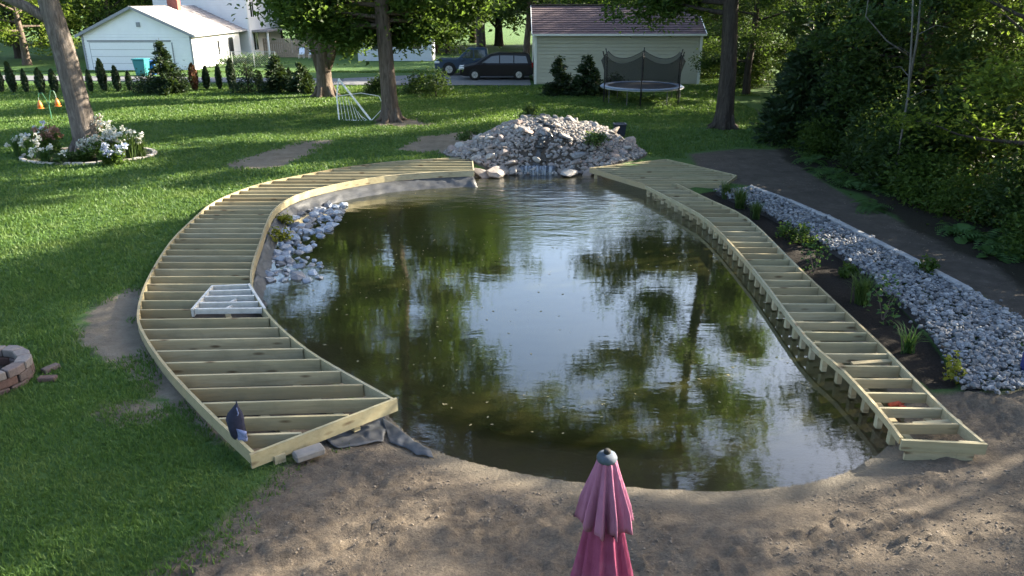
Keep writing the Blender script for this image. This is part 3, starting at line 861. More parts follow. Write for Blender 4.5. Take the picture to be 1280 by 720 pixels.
while cnt < 170:
    x, y = rg.uniform(-2.4, 4.6), rg.uniform(24.2, 28.2)
    r2 = ((x - 1.15) / 3.3) ** 2 + ((y - 26.4) / 2.4) ** 2
    if r2 > 1 or float(sdf(pond, np.array([x]), np.array([y]))[0]) < 0.05: continue
    if abs(x - 1.0 - .25 * math.sin(y * 2)) < .3 and y < 26.6 and rg.random() < .75: continue
    s = rg.choice((.17, .2, .24, .28, .36))
    stone('stone', ROCK[rg.randrange(6)], (x, y, mz(x, y) + s * .18), (s * rg.uniform(.9, 1.5), s * rg.uniform(.8, 1.2), s * rg.uniform(.6, 1.0)), wf, rg)
    cnt += 1
# larger edge slabs round the foot of the fall
for (px, py, s) in ((585, 214, .45), (600, 212, .6), (622, 212, .7), (640, 208, .55), (712, 211, .6), (735, 210, .5), (655, 200, .45), (705, 203, .5), (722, 206, .55), (612, 204, .45), (785, 192, .6), (765, 196, .5)):
    p = on(px, py)
    stone('ledge_stone', ROCK[rg.randrange(6)], (p.x, p.y, max(p.z, .05) + s * .1), (s * 1.4, s * .9, s * .55), wf, rg)
wet = simple('wet_dark_rock', (0.045, 0.045, 0.045), 0.25, 0.4, 8, bump=.5)
chan = MB()
cp = []
for j in range(26):
    y = 24.35 + j * .09
    x = 1.0 + .25 * math.sin(y * 2)
    z = max(ground_z(x, y), .05) + .035
    cp.append((x, y, z))
for a, b in zip(cp[:-1], cp[1:]):
    w = .13 + .05 * math.sin(a[1] * 5)
    chan.add([(a[0] - w, a[1], a[2]), (a[0] + w, a[1], a[2]), (b[0] + w, b[1], b[2]), (b[0] - w, b[1], b[2])], [(0, 1, 2, 3)])
chan.build('stream_bed', wet, wf)
WETR = rock_meshes(4, wet, 510, .7, sub=2)
for j in range(46):
    y = 24.5 + rg.random() * 2.3; x = 1.0 + .25 * math.sin(y * 2) + rg.gauss(0, .24); s_ = rg.uniform(.12, .34)
    stone('wet_stone', WETR[j % 4] if rg.random() < .6 else ROCK[j % 6], (x, y, ground_z(x, y) + .04), (s_ * 1.3, s_, s_ * .7), wf, rg)
m = Mat('falling_water')
st = m.noise(1.0, 4, 0.6, m.mapped((11, 3, 1.0)))
g = m.bsdf(m.ramp(st, [(0.42, (0.03, 0.045, 0.07)), (0.75, (0.30, 0.33, 0.37))]), 0.12, 0, 0.6, m.bump(st, .6, .03))
tr = m.n('BsdfTransparent'); mx = m.n('MixShader'); m.set(mx.inputs[0], m.ramp(st, [(0.36, 0.35), (0.6, 0.95)]))
m.t.links.new(tr.outputs[0], mx.inputs[1]); m.t.links.new(g, mx.inputs[2])
M['fall'] = m.end(mx.outputs[0])
def fall(x0, x1, y, z1, z0, name='water_sheet'):
    vs, fs = [], []; n = 14
    for i in range(n + 1):
        x = lerp(x0, x1, i / n)
        for j, (dy, z) in enumerate(((.10, z1), (0, z1 - .015), (-.05, lerp(z1, z0, .4)), (-.07, z0))):
            vs.append((x, y + dy + .02 * math.sin(i * 2.1) + .01 * math.sin(i * 5), z))
    for i in range(n):
        for j in range(3):
            a = i * 4 + j; fs.append((a, a + 1, a + 5, a + 4))
    MB().add(vs, fs).build(name, M['fall'], wf, smooth=True)
p0, p1 = P(648, 218, 0), P(693, 218, 0)
fall(p0.x, p1.x, p0.y + .02, .27, -.03)
MB().box(((p0.x + p1.x) / 2, p0.y + .32, .13), (p1.x - p0.x + .2, .56, .25)).build('spill_ledge', wet, wf, bevel=.03)
fall(.72, 1.28, 25.35, .62, .25); fall(.6, 1.1, 25.95, .98, .62)
# plants on the mound
def leaf_arrays(rg_, cen, size, up=0.8, fold=.12, wid=.5):
    n = len(cen)
    nr = rg_.normal(size=(n, 3)); nr[:, 2] = np.abs(nr[:, 2]) + up; nr /= np.linalg.norm(nr, axis=1, keepdims=True)
    t = np.cross(nr, rg_.normal(size=(n, 3))); t /= np.linalg.norm(t, axis=1, keepdims=True) + 1e-9
    b = np.cross(nr, t)
    L = (size * rg_.uniform(.6, 1.3, n))[:, None]
    W = L * wid
    q = np.stack([cen - t * L * .5, cen + b * W * .5 + nr * L * fold - t * L * .05, cen + t * L * .5 - nr * L * .1, cen - b * W * .5 + nr * L * fold - t * L * .05], 1)
    return q.reshape(-1, 3), np.arange(n * 4).reshape(-1, 4)
def tuft_mesh(seed, n, h, spread, w=.012, droop=.5, segs=3):
    """arching blades from one root"""
    rg_ = np.random.default_rng(seed); Vs, Fs, base = [], [], 0
    for _ in range(n):
        a = rg_.uniform(0, 6.283); r = rg_.uniform(.25, 1) * spread; hh = h * rg_.uniform(.6, 1.1)
        b0 = rg_.normal(0, spread * .12, 2); d = np.array([math.cos(a), math.sin(a)]); s = np.array([-d[1], d[0]])
        for k in range(segs + 1):
            u = k / segs
            c = b0 + d * r * u ** 1.4; z = hh * (u * (1 + droop) - droop * u ** 3 * 1.15)
            ww = w * (1 - u) ** .7 + .0008
            Vs += [(*(c - s * ww), z), (*(c + s * ww), z)]
        for k in range(segs): Fs.append((base + 2 * k, base + 2 * k + 1, base + 2 * k + 3, base + 2 * k + 2))
        base += 2 * (segs + 1)
    return fast_mesh('tuft', np.array(Vs), np.array(Fs))
def blob_mesh(seed, n, rx, ry, rz, size, up=.6, wid=.6, lumps=9, z0=0.0):
    """leafy mound: leaves around lumps spread over an ellipsoid"""
    rg_ = np.random.default_rng(seed)
    L = rg_.normal(size=(lumps, 3)); L /= np.linalg.norm(L, axis=1, keepdims=True); L[:, 2] = np.abs(L[:, 2]) * 1.2 - .25
    L *= rg_.uniform(.45, .95, (lumps, 1))
    i = rg_.integers(0, lumps, n)
    c = L[i] + rg_.normal(0, .23, (n, 3))
    c = c * np.array([rx, ry, rz]) + np.array([0, 0, z0 + rz * .35])
    c[:, 2] = np.maximum(c[:, 2], .02)
    return leaf_arrays(rg_, c, size, up, wid=wid)
def plant(name, loc, label, cat, V_, F_, mat, group=None, stem=True, rz=0, stem_h=.3):
    t = thing(name, loc, label, cat, group); t.rotation_euler = (0, 0, rz)
    link('foliage', fast_mesh('foliage', V_, F_), mat, t)
    if stem:
        o = bpy.data.meshes.new('stem'); mb = MB()
        r_ = random.Random(len(V_))
        for _ in range(4):
            a = r_.uniform(0, 6.3); mb.tube([(0, 0, -.03), (math.cos(a) * stem_h * .3, math.sin(a) * stem_h * .3, stem_h * .6), (math.cos(a) * stem_h * .6, math.sin(a) * stem_h * .6, stem_h)], [.012, .009, .004], 5)
        o.from_pydata(mb.V, [], mb.F); link('stem', o, M['bark_brown'], t)
    return t
def tuft(name, loc, label, cat, n, h, spread, w, mat, seed, group=None):
    o = link(name, tuft_mesh(seed, n, h, spread, w), mat); o.location = loc
    return tag(o, label, cat, group)
for (px, py, lb) in ((662, 172, 'small mossy plant high on the rocks beside the stream'), (744, 186, 'low green plant on the sunny slope of the rock mound'), (588, 183, 'dark green weed at the lawn edge of the rock mound')):
    p = P(px, py, .7 if px != 588 else .3); p = Vector((p.x, p.y, ground_z(p.x, p.y)))
    V_, F_ = blob_mesh(px, 420, .42, .3, .32, .11)
    plant('mound_plant', p + Vector((0, 0, .1)), lb, 'plant', V_, F_, M['sedge'], 'plants on the rock mound')

# stones piled in the shallows by the deck, blue standing for reflected sky
sp = thing('stone_pile', (P(370, 310, 0).x, P(370, 310, 0).y, 0), 'wet stones tinted blue for reflected sky, piled in the shallows inside the deck curve', 'stones')
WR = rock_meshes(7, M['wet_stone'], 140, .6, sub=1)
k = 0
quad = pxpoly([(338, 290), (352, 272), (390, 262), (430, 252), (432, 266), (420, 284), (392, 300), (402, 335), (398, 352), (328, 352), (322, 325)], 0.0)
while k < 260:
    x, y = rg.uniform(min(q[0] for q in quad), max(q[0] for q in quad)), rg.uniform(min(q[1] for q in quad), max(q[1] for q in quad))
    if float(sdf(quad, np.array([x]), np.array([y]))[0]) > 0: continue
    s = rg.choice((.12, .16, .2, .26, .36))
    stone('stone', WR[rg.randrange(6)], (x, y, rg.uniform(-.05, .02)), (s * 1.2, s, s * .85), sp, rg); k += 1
for (px, py, sz, s2) in ((352, 300, .16, 3), (352, 280, .18, 7)):
    p = P(px, py, .05)
    V_, F_ = blob_mesh(px + s2, 130, .3, .25, .25, .12)
    plant('yellow_weed', Vector((p.x, p.y, .0)), 'yellowing weed between the deck rim and the wet stones, ' + ('lower of two' if py > 290 else 'upper of two'), 'plant', V_, F_, M['yellow_leaf'])

# gravel strip
gvx = [q[0] for q in gravel_poly]; gvy = [q[1] for q in gravel_poly]
pts = []
n_ = 20000
X_, Y_ = np.random.default_rng(3).uniform(min(gvx) - .3, max(gvx) + .3, n_), np.random.default_rng(4).uniform(min(gvy) - .3, max(gvy) + .3, n_)
ok = sdf(gravel_poly, X_, Y_) < np.random.default_rng(6).exponential(.05, n_) - .01
for x, y in zip(X_[ok], Y_[ok]):
    pts.append((x, y, max(ground_z(x, y), .19) + .045 + rg.uniform(-.02, .05), rg.choice((.05, .065, .085, .12))))
GR = rock_meshes(5, M['gravel'], 300, .8, sub=1)
o = rock_soup('gravel', GR, pts, M['gravel'], None, rg)
tag(o, 'crushed blue grey gravel strip between planting bed and timbers', 'gravel', kind='stuff')
mb = MB(); mb.prism(gravel_poly, .04, .195); tag(mb.build('gravel_bed_base', M['ash']), kind='structure')
# landscape timbers along the outer edge
tp_ = [Vector((*P(x, y, .33)[:2], 0)) for x, y in ((938, 232), (985, 249), (1035, 270), (1122, 313), (1214, 361), (1300, 411))]
ord_ = ('farthest grey landscape timber beside the gravel, near the platform', 'second grey landscape timber beside the gravel from the platform', 'middle grey landscape timber edging the gravel', 'long grey landscape timber edging the gravel before the gap', 'nearest grey landscape timber edging the gravel at the frame edge')
for i, (a, b) in enumerate(zip(tp_[:-1], tp_[1:])):
    d = (b - a).normalized() * .012
    z = .27 if i != 4 else .22
    o = MB().beam((a.x + d.x, a.y + d.y, z), (b.x - d.x, b.y - d.y, z - .01), .14, .15).build('landscape_timber', M['timber'], bevel=.025)
    tag(o, ord_[i], 'timber', 'timbers edging the gravel')

# fire pit
fp = thing('fire_pit', (-7.44, 9.62, .2), 'round fire pit of stacked reddish and grey blocks on the lawn', 'fire pit')
R0 = .57
for c_ in range(3):
    nb = 12
    for j in range(nb):
        a0 = 2 * math.pi * (j + .5 * (c_ % 2)) / nb + .04; a1 = a0 + 2 * math.pi / nb - .035
        ro = R0 + rg.uniform(-.015, .02); ri = ro - .17
        z0 = .17 + c_ * .125; z1 = z0 + .118
        poly = [(-7.44 + r * math.cos(a), 9.62 + r * math.sin(a)) for r, a in ((ri, a0), (ro, a0), (ro + .012, (a0 + a1) / 2), (ro, a1), (ri, a1))]
        mb = MB(); mb.prism(poly, z0, z1)
        mb.build('block', M['cap_block'] if c_ == 2 else M['brick'], fp, bevel=.012)
mb = MB(); mb.lathe((-7.44, 9.62, .2), [(0.001, .03), (.2, .05), (.43, .02)], 20); mb.build('ash_bed', M['ash'], fp, smooth=True)
for j in range(3):
    a = j * 1.1 + .3; mb = MB(); mb.tube([(-7.44 - .25 * math.cos(a), 9.62 - .25 * math.sin(a), .27 + .03 * j), (-7.44 + .25 * math.cos(a), 9.62 + .25 * math.sin(a), .30 + .03 * j)], [.04, .035], 8); mb.build('charred_log', M['ash'], fp)
for k, (px, py, lb) in enumerate(((60, 476, 'flat grey stone in the grass close beside the fire pit'), (64, 463, 'dark weathered brick in the grass behind the fire pit'))):
    p = on(px, py); tag(MB().box((p.x, p.y, p.z + .03), (.24, .11, .07), .1 + k).build('loose_block', M['brick'], bevel=.01), lb, 'block')

# ---------------------------------------------------------------- trees
def conifer_mesh(seed, h, r, tiers=9, size=.10, dens=1.0):
    rg_ = np.random.default_rng(seed); cs, ts = [], []
    for k in range(tiers):
        z = h * (.06 + .88 * k / tiers); R_ = r * (1 - k / tiers) ** .8 + .05
        for j in range(int(9 - 4 * k / tiers)):
            a = rg_.uniform(0, 6.283); n = int(26 * dens * R_ / r) + 6
            u = rg_.random(n) ** .7; d = np.array([math.cos(a), math.sin(a), .18])
            cs.append(np.array([0, 0, z]) + np.outer(u * R_, d) + rg_.normal(0, .045 + .03 * r, (n, 3)) - np.array([0, 0, 1]) * (u ** 2 * R_ * .25)[:, None]); ts.append(np.tile(d, (n, 1)))
    c = np.concatenate(cs); t = np.concatenate(ts) + rg_.normal(0, .45, c.shape); t /= np.linalg.norm(t, axis=1, keepdims=True)
    b = np.cross(t, rg_.normal(size=c.shape)); b /= np.linalg.norm(b, axis=1, keepdims=True)
    L = (size * rg_.uniform(.7, 1.4, len(c)))[:, None]
    q = np.stack([c - t * L, c + b * L * .3, c + t * L, c - b * L * .3], 1)
    top = np.array([[0, 0, h]])
    return q.reshape(-1, 3), np.arange(len(c) * 4).reshape(-1, 4)
def tree_data(seed, H, r0, base, R, n_limb, leaf, n_leaf, droop=0.0, lean=(0, 0), shape=1.0, sig=.5, forks=None, flare=1.5, wid=.55, sub_n=5, more=()):
    """returns bark MB and leaf arrays; base = height of the lowest limb"""
    rg_ = random.Random(seed); nr = np.random.default_rng(seed)
    mb = MB()
    npt = 9
    tr = []
    for i in range(npt + 1):
        u = i / npt
        tr.append(Vector((lean[0] * u * H + rg_.uniform(-1, 1) * .02 * H * u * (1 - u) * 2, lean[1] * u * H + rg_.uniform(-1, 1) * .02 * H * u, H * .93 * u)))
    def tp_(z):
        u = min(max(z / (H * .93), 0), .9999) * npt; i = int(u); return tr[i].lerp(tr[i + 1], u - i)
    pts = [Vector((tr[0].x, tr[0].y, -.15)), tp_(.12), tp_(.45), tp_(1.0)] + [p for p in tr[1:] if p.z > 1.3]
    rad = [r0 * flare, r0 * flare * .86, r0 * 1.12, r0] + [max(.015, r0 * (1 - (p.z / H)) ** .8) for p in tr[1:] if p.z > 1.3]
    mb.tube(pts, rad, 12)
    tips = []
    for i in range(n_limb + len(more)):
        u = (i + rg_.random()) / n_limb if i < n_limb else .2
        z = lerp(base, H * .9, u ** .85)
        prof = math.sin(math.pi * min(1, (.22 + .78 * (z - base) / (H - base)) ** shape)) * .9 + .12
        if z > H * .85: prof *= .8
        L = R * prof * rg_.uniform(.75, 1.15)
        a = i * 2.399 + rg_.uniform(-.4, .4)
        el = lerp(.15, .95, u) + rg_.uniform(-.15, .15) - droop * (1 - u)
        if i >= n_limb: z, a, L, el = more[i - n_limb]
        p = tp_(z); d = Vector((math.cos(a) * math.cos(el), math.sin(a) * math.cos(el), math.sin(el)))
        lp = [p.copy()]; seg = 6
        for k in range(seg):
            d = (d + Vector((rg_.gauss(0, .12), rg_.gauss(0, .12), .06 + rg_.gauss(0, .06) - droop * .16))).normalized()
            p = p + d * L / seg; lp.append(p.copy())
        lr = r0 * lerp(.42, .16, u) * (.6 + .4 * L / R)
        mb.tube(lp, [max(.008, lr * (1 - k / seg) ** 1.1 + .006) for k in range(seg + 1)], 6, caps=False)
        for k in range(sub_n):
            t_ = rg_.uniform(.3, 1.0) * seg; q = lp[min(int(t_), seg - 1)].lerp(lp[min(int(t_), seg - 1) + 1], t_ - min(int(t_), seg - 1))
            sd = (d + Vector((rg_.gauss(0, .8), rg_.gauss(0, .8), rg_.gauss(0, .45) - droop * .5))).normalized()
            sl = L * rg_.uniform(.2, .42)
            e = q + sd * sl + Vector((0, 0, -droop * sl * .3))
            if sl > .25: mb.tube([q, q.lerp(e, .5) + Vector((0, 0, .04 * sl)), e], [max(.006, lr * .3), max(.005, lr * .2), .004], 4, caps=False)
            tips += [q.lerp(e, .45), q.lerp(e, .8), e]
        tips.append(lp[-1])
    T = np.array([tuple(t) for t in tips])
    i = nr.integers(0, len(T), n_leaf)
    c = T[i] + nr.normal(0, 1, (n_leaf, 3)) * np.array([sig, sig, sig * .62]) * nr.uniform(.4, 1.2, (len(T), 1))[i]
    c[:, 2] = np.maximum(c[:, 2], .25)
    V_, F_ = leaf_arrays(nr, c, leaf, .7, wid=wid)
    return mb, V_, F_
def make_tree(name, seed, loc, label, bark, leafm, cat='tree', group=None, rz=0.0, trunk_extra=None, **kw):
    mb, V_, F_ = tree_data(seed, **kw)
    t = thing(name, loc, label, cat, group)
    if trunk_extra: trunk_extra(mb)
    me = bpy.data.meshes.new('trunk'); me.from_pydata(mb.V, [], mb.F)
    for p_ in me.polygons: p_.use_smooth = True
    link('trunk', me, bark, t)
    link('crown', fast_mesh('crown', V_, F_), leafm, t)
    t.rotation_euler = (0, 0, rz)
    return t

def at(px, py): return on(px, py) - Vector((0, 0, .03))
# the leaning ash with the flower bed at its foot
def ash_extra(mb):
    def rb(z): return Vector((-.035 * z, .0, z))
    mb.tube([Vector((-.12, 0, 4.2)), Vector((-1.0, -.2, 4.85)), Vector((-2.3, -.3, 5.5)), Vector((-4.5, -.2, 7.0)), Vector((-6.5, 0, 8.4))], [.20, .17, .15, .11, .04], 9)
    for a in range(7):
        an = a * .9; mb.tube([(math.cos(an) * .34, math.sin(an) * .34, .55), (math.cos(an) * .62, math.sin(an) * .62, .1), (math.cos(an) * .85, math.sin(an) * .85, -.12)], [.13, .14, .07], 6)
make_tree('ash_tree', 3, at(114, 192), 'large leaning grey ash tree rising from the round flower bed', M['bark_grey'], M['leaf_mid'], trunk_extra=ash_extra,
          H=17, r0=.43, base=6.3, R=6.5, n_limb=26, leaf=.20, n_leaf=30000, lean=(-.055, -.01), sig=.6, flare=1.12)
# maple with low hanging branches beside the net goal
def root_extra(r, n=6, sprd=.9):
    def f(mb):
        for a in range(n):
            an = a * 6.283 / n + .3; mb.tube([(math.cos(an) * r * .8, math.sin(an) * r * .8, .6), (math.cos(an) * r * 1.25, math.sin(an) * r * 1.25, .15), (math.cos(an) * (r + sprd * .7), math.sin(an) * (r + sprd * .7), -.1)], [r * .35, r * .33, r * .1], 6)
    return f
make_tree('maple_tree', 8, at(489, 151), 'brown maple with flared roots and low hanging leaves behind the curved deck', M['bark_brown'], M['leaf_mid'], trunk_extra=root_extra(.36),
          H=24, r0=.36, base=5.0, R=6.4, n_limb=42, leaf=.25, n_leaf=100000, shape=1.7, droop=.30, sig=.55,
          more=[(4.2, 2.6, 3.6, .1), (4.4, 3.2, 3.4, .05), (3.9, 2.0, 3.2, .1), (4.3, .7, 3.0, .1), (4.8, 1.3, 3.4, .1), (4.9, 2.9, 4.2, .1), (4.0, 2.9, 3.0, .0), (3.8, 1.5, 3.0, .0), (4.6, .3, 3.4, .0), (4.1, 3.4, 2.6, .0), (5.2, 2.3, 4.0, .0), (5.3, .9, 3.8, .0), (5.0, 1.8, 3.6, .0), (5.5, 3.1, 4.6, .0), (5.6, .15, 4.0, .1), (4.5, 2.75, 3.8, -.1), (11.5, .1, 7.0, .3), (12.5, -.45, 7.0, .3), (13.5, .35, 7.5, .25), (14.5, -.1, 8.5, .2), (15.5, -.6, 7.5, .2), (16.5, .2, 8.0, .2), (17.5, -.3, 8.0, .15), (18.5, .4, 7.0, .15), (13.0, .0, 8.5, .3), (15.0, .15, 9.0, .2), (16.0, -.35, 9.0, .15), (14.0, -.3, 6.0, .3), (17.0, 0., 9.0, .1)])
def fork_extra(mb):
    mb.tube([(.05, 0, 1.3), (.55, -.1, 2.3), (.75, -.1, 4.0), (1.4, 0, 7.0)], [.3, .24, .2, .08], 8)
    mb.tube([(-.1, 0, 1.5), (-.55, .1, 3.2), (-.5, .1, 5.5)], [.34, .24, .12], 8)
    root_extra(.45)(mb)
make_tree('old_maple', 12, at(407, 121), 'thick old tree with pale split bark behind the dark shrubs', M['bark_brown'], M['leaf_mid'], trunk_extra=fork_extra,
          H=22, r0=.42, base=3.0, R=5.2, n_limb=38, leaf=.26, n_leaf=40000, shape=1.7, droop=.3, sig=.55)
make_tree('shade_tree', 23, at(904, 160), 'tall dark trunked tree whose branches droop before the cream shed', M['bark_dark'], M['leaf_mid'], trunk_extra=root_extra(.36),
          H=23, r0=.36, base=5.2, R=5.6, n_limb=38, leaf=.25, n_leaf=50000, droop=.22, sig=.5, lean=(-.04, 0), shape=1.7,
          more=[(4.6, 2.85, 3.4, .12), (5.4, 2.6, 4.6, .1), (6.2, 2.9, 4.8, .0), (5.0, 2.4, 3.4, .05), (5.8, 2.7, 4.0, .05), (11.5, 3.3, 6.0, .3), (13.0, 2.9, 7.0, .25), (14.0, 3.6, 7.0, .25), (15.0, 3.15, 7.5, .2), (16.5, 2.7, 7.0, .2), (17.5, 3.4, 7.0, .2)])
make_tree('street_tree', 31, (-2.2, 57.8, .2), 'straight grey trunk rising behind the parked vehicles', M['bark_dark'], M['leaf_dark'],
          H=15, r0=.40, base=5.0, R=5.0, n_limb=24, leaf=.32, n_leaf=14000, droop=.2, sig=.6)
make_tree('shed_tree', 33, (1.0, 60.5, .2), 'crooked tree leaning out behind the cream shed corner', M['bark_brown'], M['leaf_dark'],
          H=11, r0=.30, base=3.2, R=4.0, n_limb=20, leaf=.32, n_leaf=9000, droop=.2, sig=.6, lean=(.05, 0))
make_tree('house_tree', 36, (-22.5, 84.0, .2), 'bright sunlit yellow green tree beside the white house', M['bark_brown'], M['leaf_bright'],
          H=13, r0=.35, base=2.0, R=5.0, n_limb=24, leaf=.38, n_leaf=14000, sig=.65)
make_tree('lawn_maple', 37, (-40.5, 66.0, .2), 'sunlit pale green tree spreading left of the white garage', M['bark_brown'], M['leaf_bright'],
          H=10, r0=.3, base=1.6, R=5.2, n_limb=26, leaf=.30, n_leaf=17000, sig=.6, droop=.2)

# woods on the far bank: near trees that show, then the rest of the wood that shades the pond
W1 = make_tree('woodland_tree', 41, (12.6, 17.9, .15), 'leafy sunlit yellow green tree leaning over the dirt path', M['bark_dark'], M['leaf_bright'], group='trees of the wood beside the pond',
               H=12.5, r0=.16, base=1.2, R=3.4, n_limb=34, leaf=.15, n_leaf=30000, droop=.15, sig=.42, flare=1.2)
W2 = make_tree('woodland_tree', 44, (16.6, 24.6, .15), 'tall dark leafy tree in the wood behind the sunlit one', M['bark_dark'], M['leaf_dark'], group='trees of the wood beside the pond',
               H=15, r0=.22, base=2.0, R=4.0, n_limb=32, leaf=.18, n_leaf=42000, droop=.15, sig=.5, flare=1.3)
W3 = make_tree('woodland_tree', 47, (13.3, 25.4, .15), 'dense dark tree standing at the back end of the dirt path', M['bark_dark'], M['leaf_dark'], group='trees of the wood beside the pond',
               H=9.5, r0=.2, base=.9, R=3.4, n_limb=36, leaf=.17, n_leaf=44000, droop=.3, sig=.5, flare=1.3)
gl = 'leafy tree deep in the wood, one of many dark trunks there'
rg = random.Random(77)
W4 = make_tree('woodland_tree', 52, (18.5, 21.0, .12), gl, M['bark_dark'], M['leaf_mid'], group='trees of the wood beside the pond',
               H=15, r0=.2, base=3.4, R=3.3, n_limb=30, leaf=.24, n_leaf=13000, droop=.1, sig=.5, flare=1.3)
deep = [(17.6, 17.6, W4, .8), (21.0, 10.2, W4, .8), (22.6, 14.6, W4, .78), (20.5, 39.5, W4, .95), (27.0, 44.2, W4, 1.0), (18.0, 49.8, W4, .95), (26.0, 54.5, W4, 1.05), (21.5, 58.5, W4, .95), (34.0, 62.0, W4, 1.1),
        (22.5, 29.0, W4, 1.0), (15.8, 61.5, W3, .9), (21.0, 66.0, W2, 1.0), (29, 70, W3, 1.1), (13.4, 45.0, W2, .9), (16.2, 37.6, W3, 1.05),
        (-13.0, -9.0, W2, 1.1), (-4.5, -13.0, W3, 1.2), (5.5, -11.0, W2, 1.1), (14.0, -5.0, W3, 1.1), (-20.0, 1.5, W2, 1.0)]  # unseen trees behind the viewpoint, added to cut skylight from the south
for (x, y, src, sc) in deep:
    if y < 3: copy_tree(src, (x, y, .12), rg.uniform(0, 6.3), sc, 'unseen leafy tree added behind the viewpoint to dim the southern sky', 'unseen trees added behind the viewpoint')
    else: copy_tree(src, (x + rg.uniform(-.5, .5), y + rg.uniform(-.5, .5), .12), rg.uniform(0, 6.3), sc * rg.uniform(.92, 1.1), gl, 'trees of the wood beside the pond')

# far trees behind the houses and the shed
FT = make_tree('background_tree', 61, (10, 78, .2), 'dark leafy tree in the far belt behind the shed and houses', M['bark_dark'], M['leaf_dark'], group='far belt of trees',
               H=13, r0=.3, base=1.0, R=5.0, n_limb=26, leaf=.42, n_leaf=11000, sig=.8)
FT2 = make_tree('background_tree', 63, (-8, 82, .2), 'mid green leafy tree in the far belt behind the parked vehicles', M['bark_dark'], M['leaf_mid'], group='far belt of trees',
                H=12, r0=.3, base=.8, R=4.8, n_limb=26, leaf=.42, n_leaf=11000, sig=.8)
far = []
for i in range(34):
    x = -64 + i * 3.9 + rg.uniform(-1.2, 1.2); y = 92 + rg.uniform(-5, 9) + .0018 * x * x
    src = FT if rg.random() < .55 else FT2
    sc = rg.uniform(.8, 1.1) * (1.45 if -14 < x < 16 else 1.2)
    copy_tree(src, (x, y, .15), rg.uniform(0, 6.3), sc, 'dark leafy tree in the far belt behind the shed and houses' if src is FT else 'mid green leafy tree in the far belt behind the shed and houses', 'far belt of trees')
for (x, y, sc, src) in ((-46, 74, 1.1, FT2), (14.5, 66, .95, FT), (7, 67, .8, FT2), (-6.5, 80, .8, FT2), (-12.5, 82, .9, FT), (-38, 76, 1.0, FT2), (-60, 66, 1.1, FT), (-34, 88, 1.2, FT2), (-28, 92, 1.2, FT)):
    copy_tree(src, (x, y, .15), rg.uniform(0, 6.3), sc, 'dark leafy tree between the street and the far belt' if src is FT else 'mid green leafy tree between the street and the far belt', 'trees along the street')
FT['label'] = 'dark leafy tree in the far belt behind the shed and houses'; FT2['label'] = 'mid green leafy tree in the far belt behind the shed and houses'

# dead pale branches hanging in the wood
mb = MB()
b0 = P(1120, 150, 1.6) ; bx, by = 10.75, 21.0
mb.tube([(bx, by, .2), (bx - .05, by, 1.5), (bx - .1, by - .05, 3.0), (bx - .3, by - .1, 4.4), (bx - .55, by - .1, 6.0)], [.035, .03, .03, .026, .02], 7)
mb.tube([(bx - .1, by, 3.2), (bx - .05, by + .1, 4.4), (bx - .25, by, 5.8)], [.035, .03, .015], 6)
mb.tube([(bx - .2, by, 3.9), (bx - .9, by, 4.3), (bx - 1.5, by + .1, 4.9), (bx - 1.55, by, 5.6)], [.022, .02, .016, .01], 5)
t = thing('dead_sapling', (bx, by, .2), 'pale bare dead sapling standing before the dark wood', 'tree')
mb.build('trunk', M['bark_pale'], t, smooth=True)
mb = MB()
for k in range(4):
    z = 2.8 + k * .55; a = k * 1.7
    mb.tube([(bx - .1, by, z), (bx - .1 + .5 * math.cos(a), by + .5 * math.sin(a), z + .25), (bx - .1 + .9 * math.cos(a), by + .9 * math.sin(a), z + .2)], [.014, .009, .004], 4)
mb.build('twigs', M['bark_pale'], t)

for i, (x, y, h, lb) in enumerate(((11.3, 29.0, 5.4, 'dense dark cedar closing the far end of the dirt path'), (12.6, 31.2, 5.8, 'tall dark cedar behind the cedar at the path end'), (12.3, 27.2, 7.0, 'dark cedar beside the path before the wood corner'), (14.2, 33.0, 7.0, 'dark cedar at the lawn corner of the wood'))):
    V_, F_ = conifer_mesh(600 + i, h, 2.1, 26, .17, 3.4)
    t = thing('cedar_tree', (x, y, .15), lb, 'tree', 'cedars at the corner of the wood')
    link('crown', fast_mesh('crown', V_, F_), M['needle'], t)
    mb = MB(); mb.tube([(0, 0, -.1), (0, 0, h * .5), (.02, 0, h * .97)], [.16, .1, .015], 8)
    me = bpy.data.meshes.new('trunk'); me.from_pydata(mb.V, [], mb.F); link('trunk', me, M['bark_dark'], t)
# undergrowth along the wood's edge
V_, F_ = blob_mesh(5, 5200, 1.3, 1.2, 1.6, .15, lumps=26, wid=.55)
B1 = plant('woodland_bush', (11.2, 25.6, .15), '', 'bush', V_, F_, M['leaf_dark'], 'bushes along the edge of the wood', stem_h=1.2)
V_, F_ = blob_mesh(6, 4200, 1.1, 1.1, 1.1, .13, lumps=22, wid=.6)
B2 = plant('woodland_bush', (11.3, 19.0, .15), '', 'bush', V_, F_, M['leaf_mid'], 'bushes along the edge of the wood', stem_h=.8)
spots = [(11.3, 28.6, B1, 1.1), (11.0, 26.6, B2, .9), (12.2, 24.8, B1, 1.35), (11.3, 23.4, B1, .9), (11.6, 21.6, B1, 1.15), (11.2, 20.1, B2, .95), (11.4, 18.4, B2, .8), (11.7, 17.2, B1, .8), (12.4, 15.4, B1, 1.0),
         (11.4, 15.2, B2, .85), (12.0, 13.6, B1, 1.1), (12.6, 11.8, B2, 1.3), (13.6, 21.2, B1, 1.7), (13.8, 26.6, B1, 1.9), (15.6, 17.0, B1, 1.6), (15.5, 30.5, B1, 1.8), (15.4, 49.5, B1, 1.5), (17.4, 46.0, B1, 1.7), (13.6, 56.0, B2, 1.8), (16.6, 41.5, B1, 1.4)]
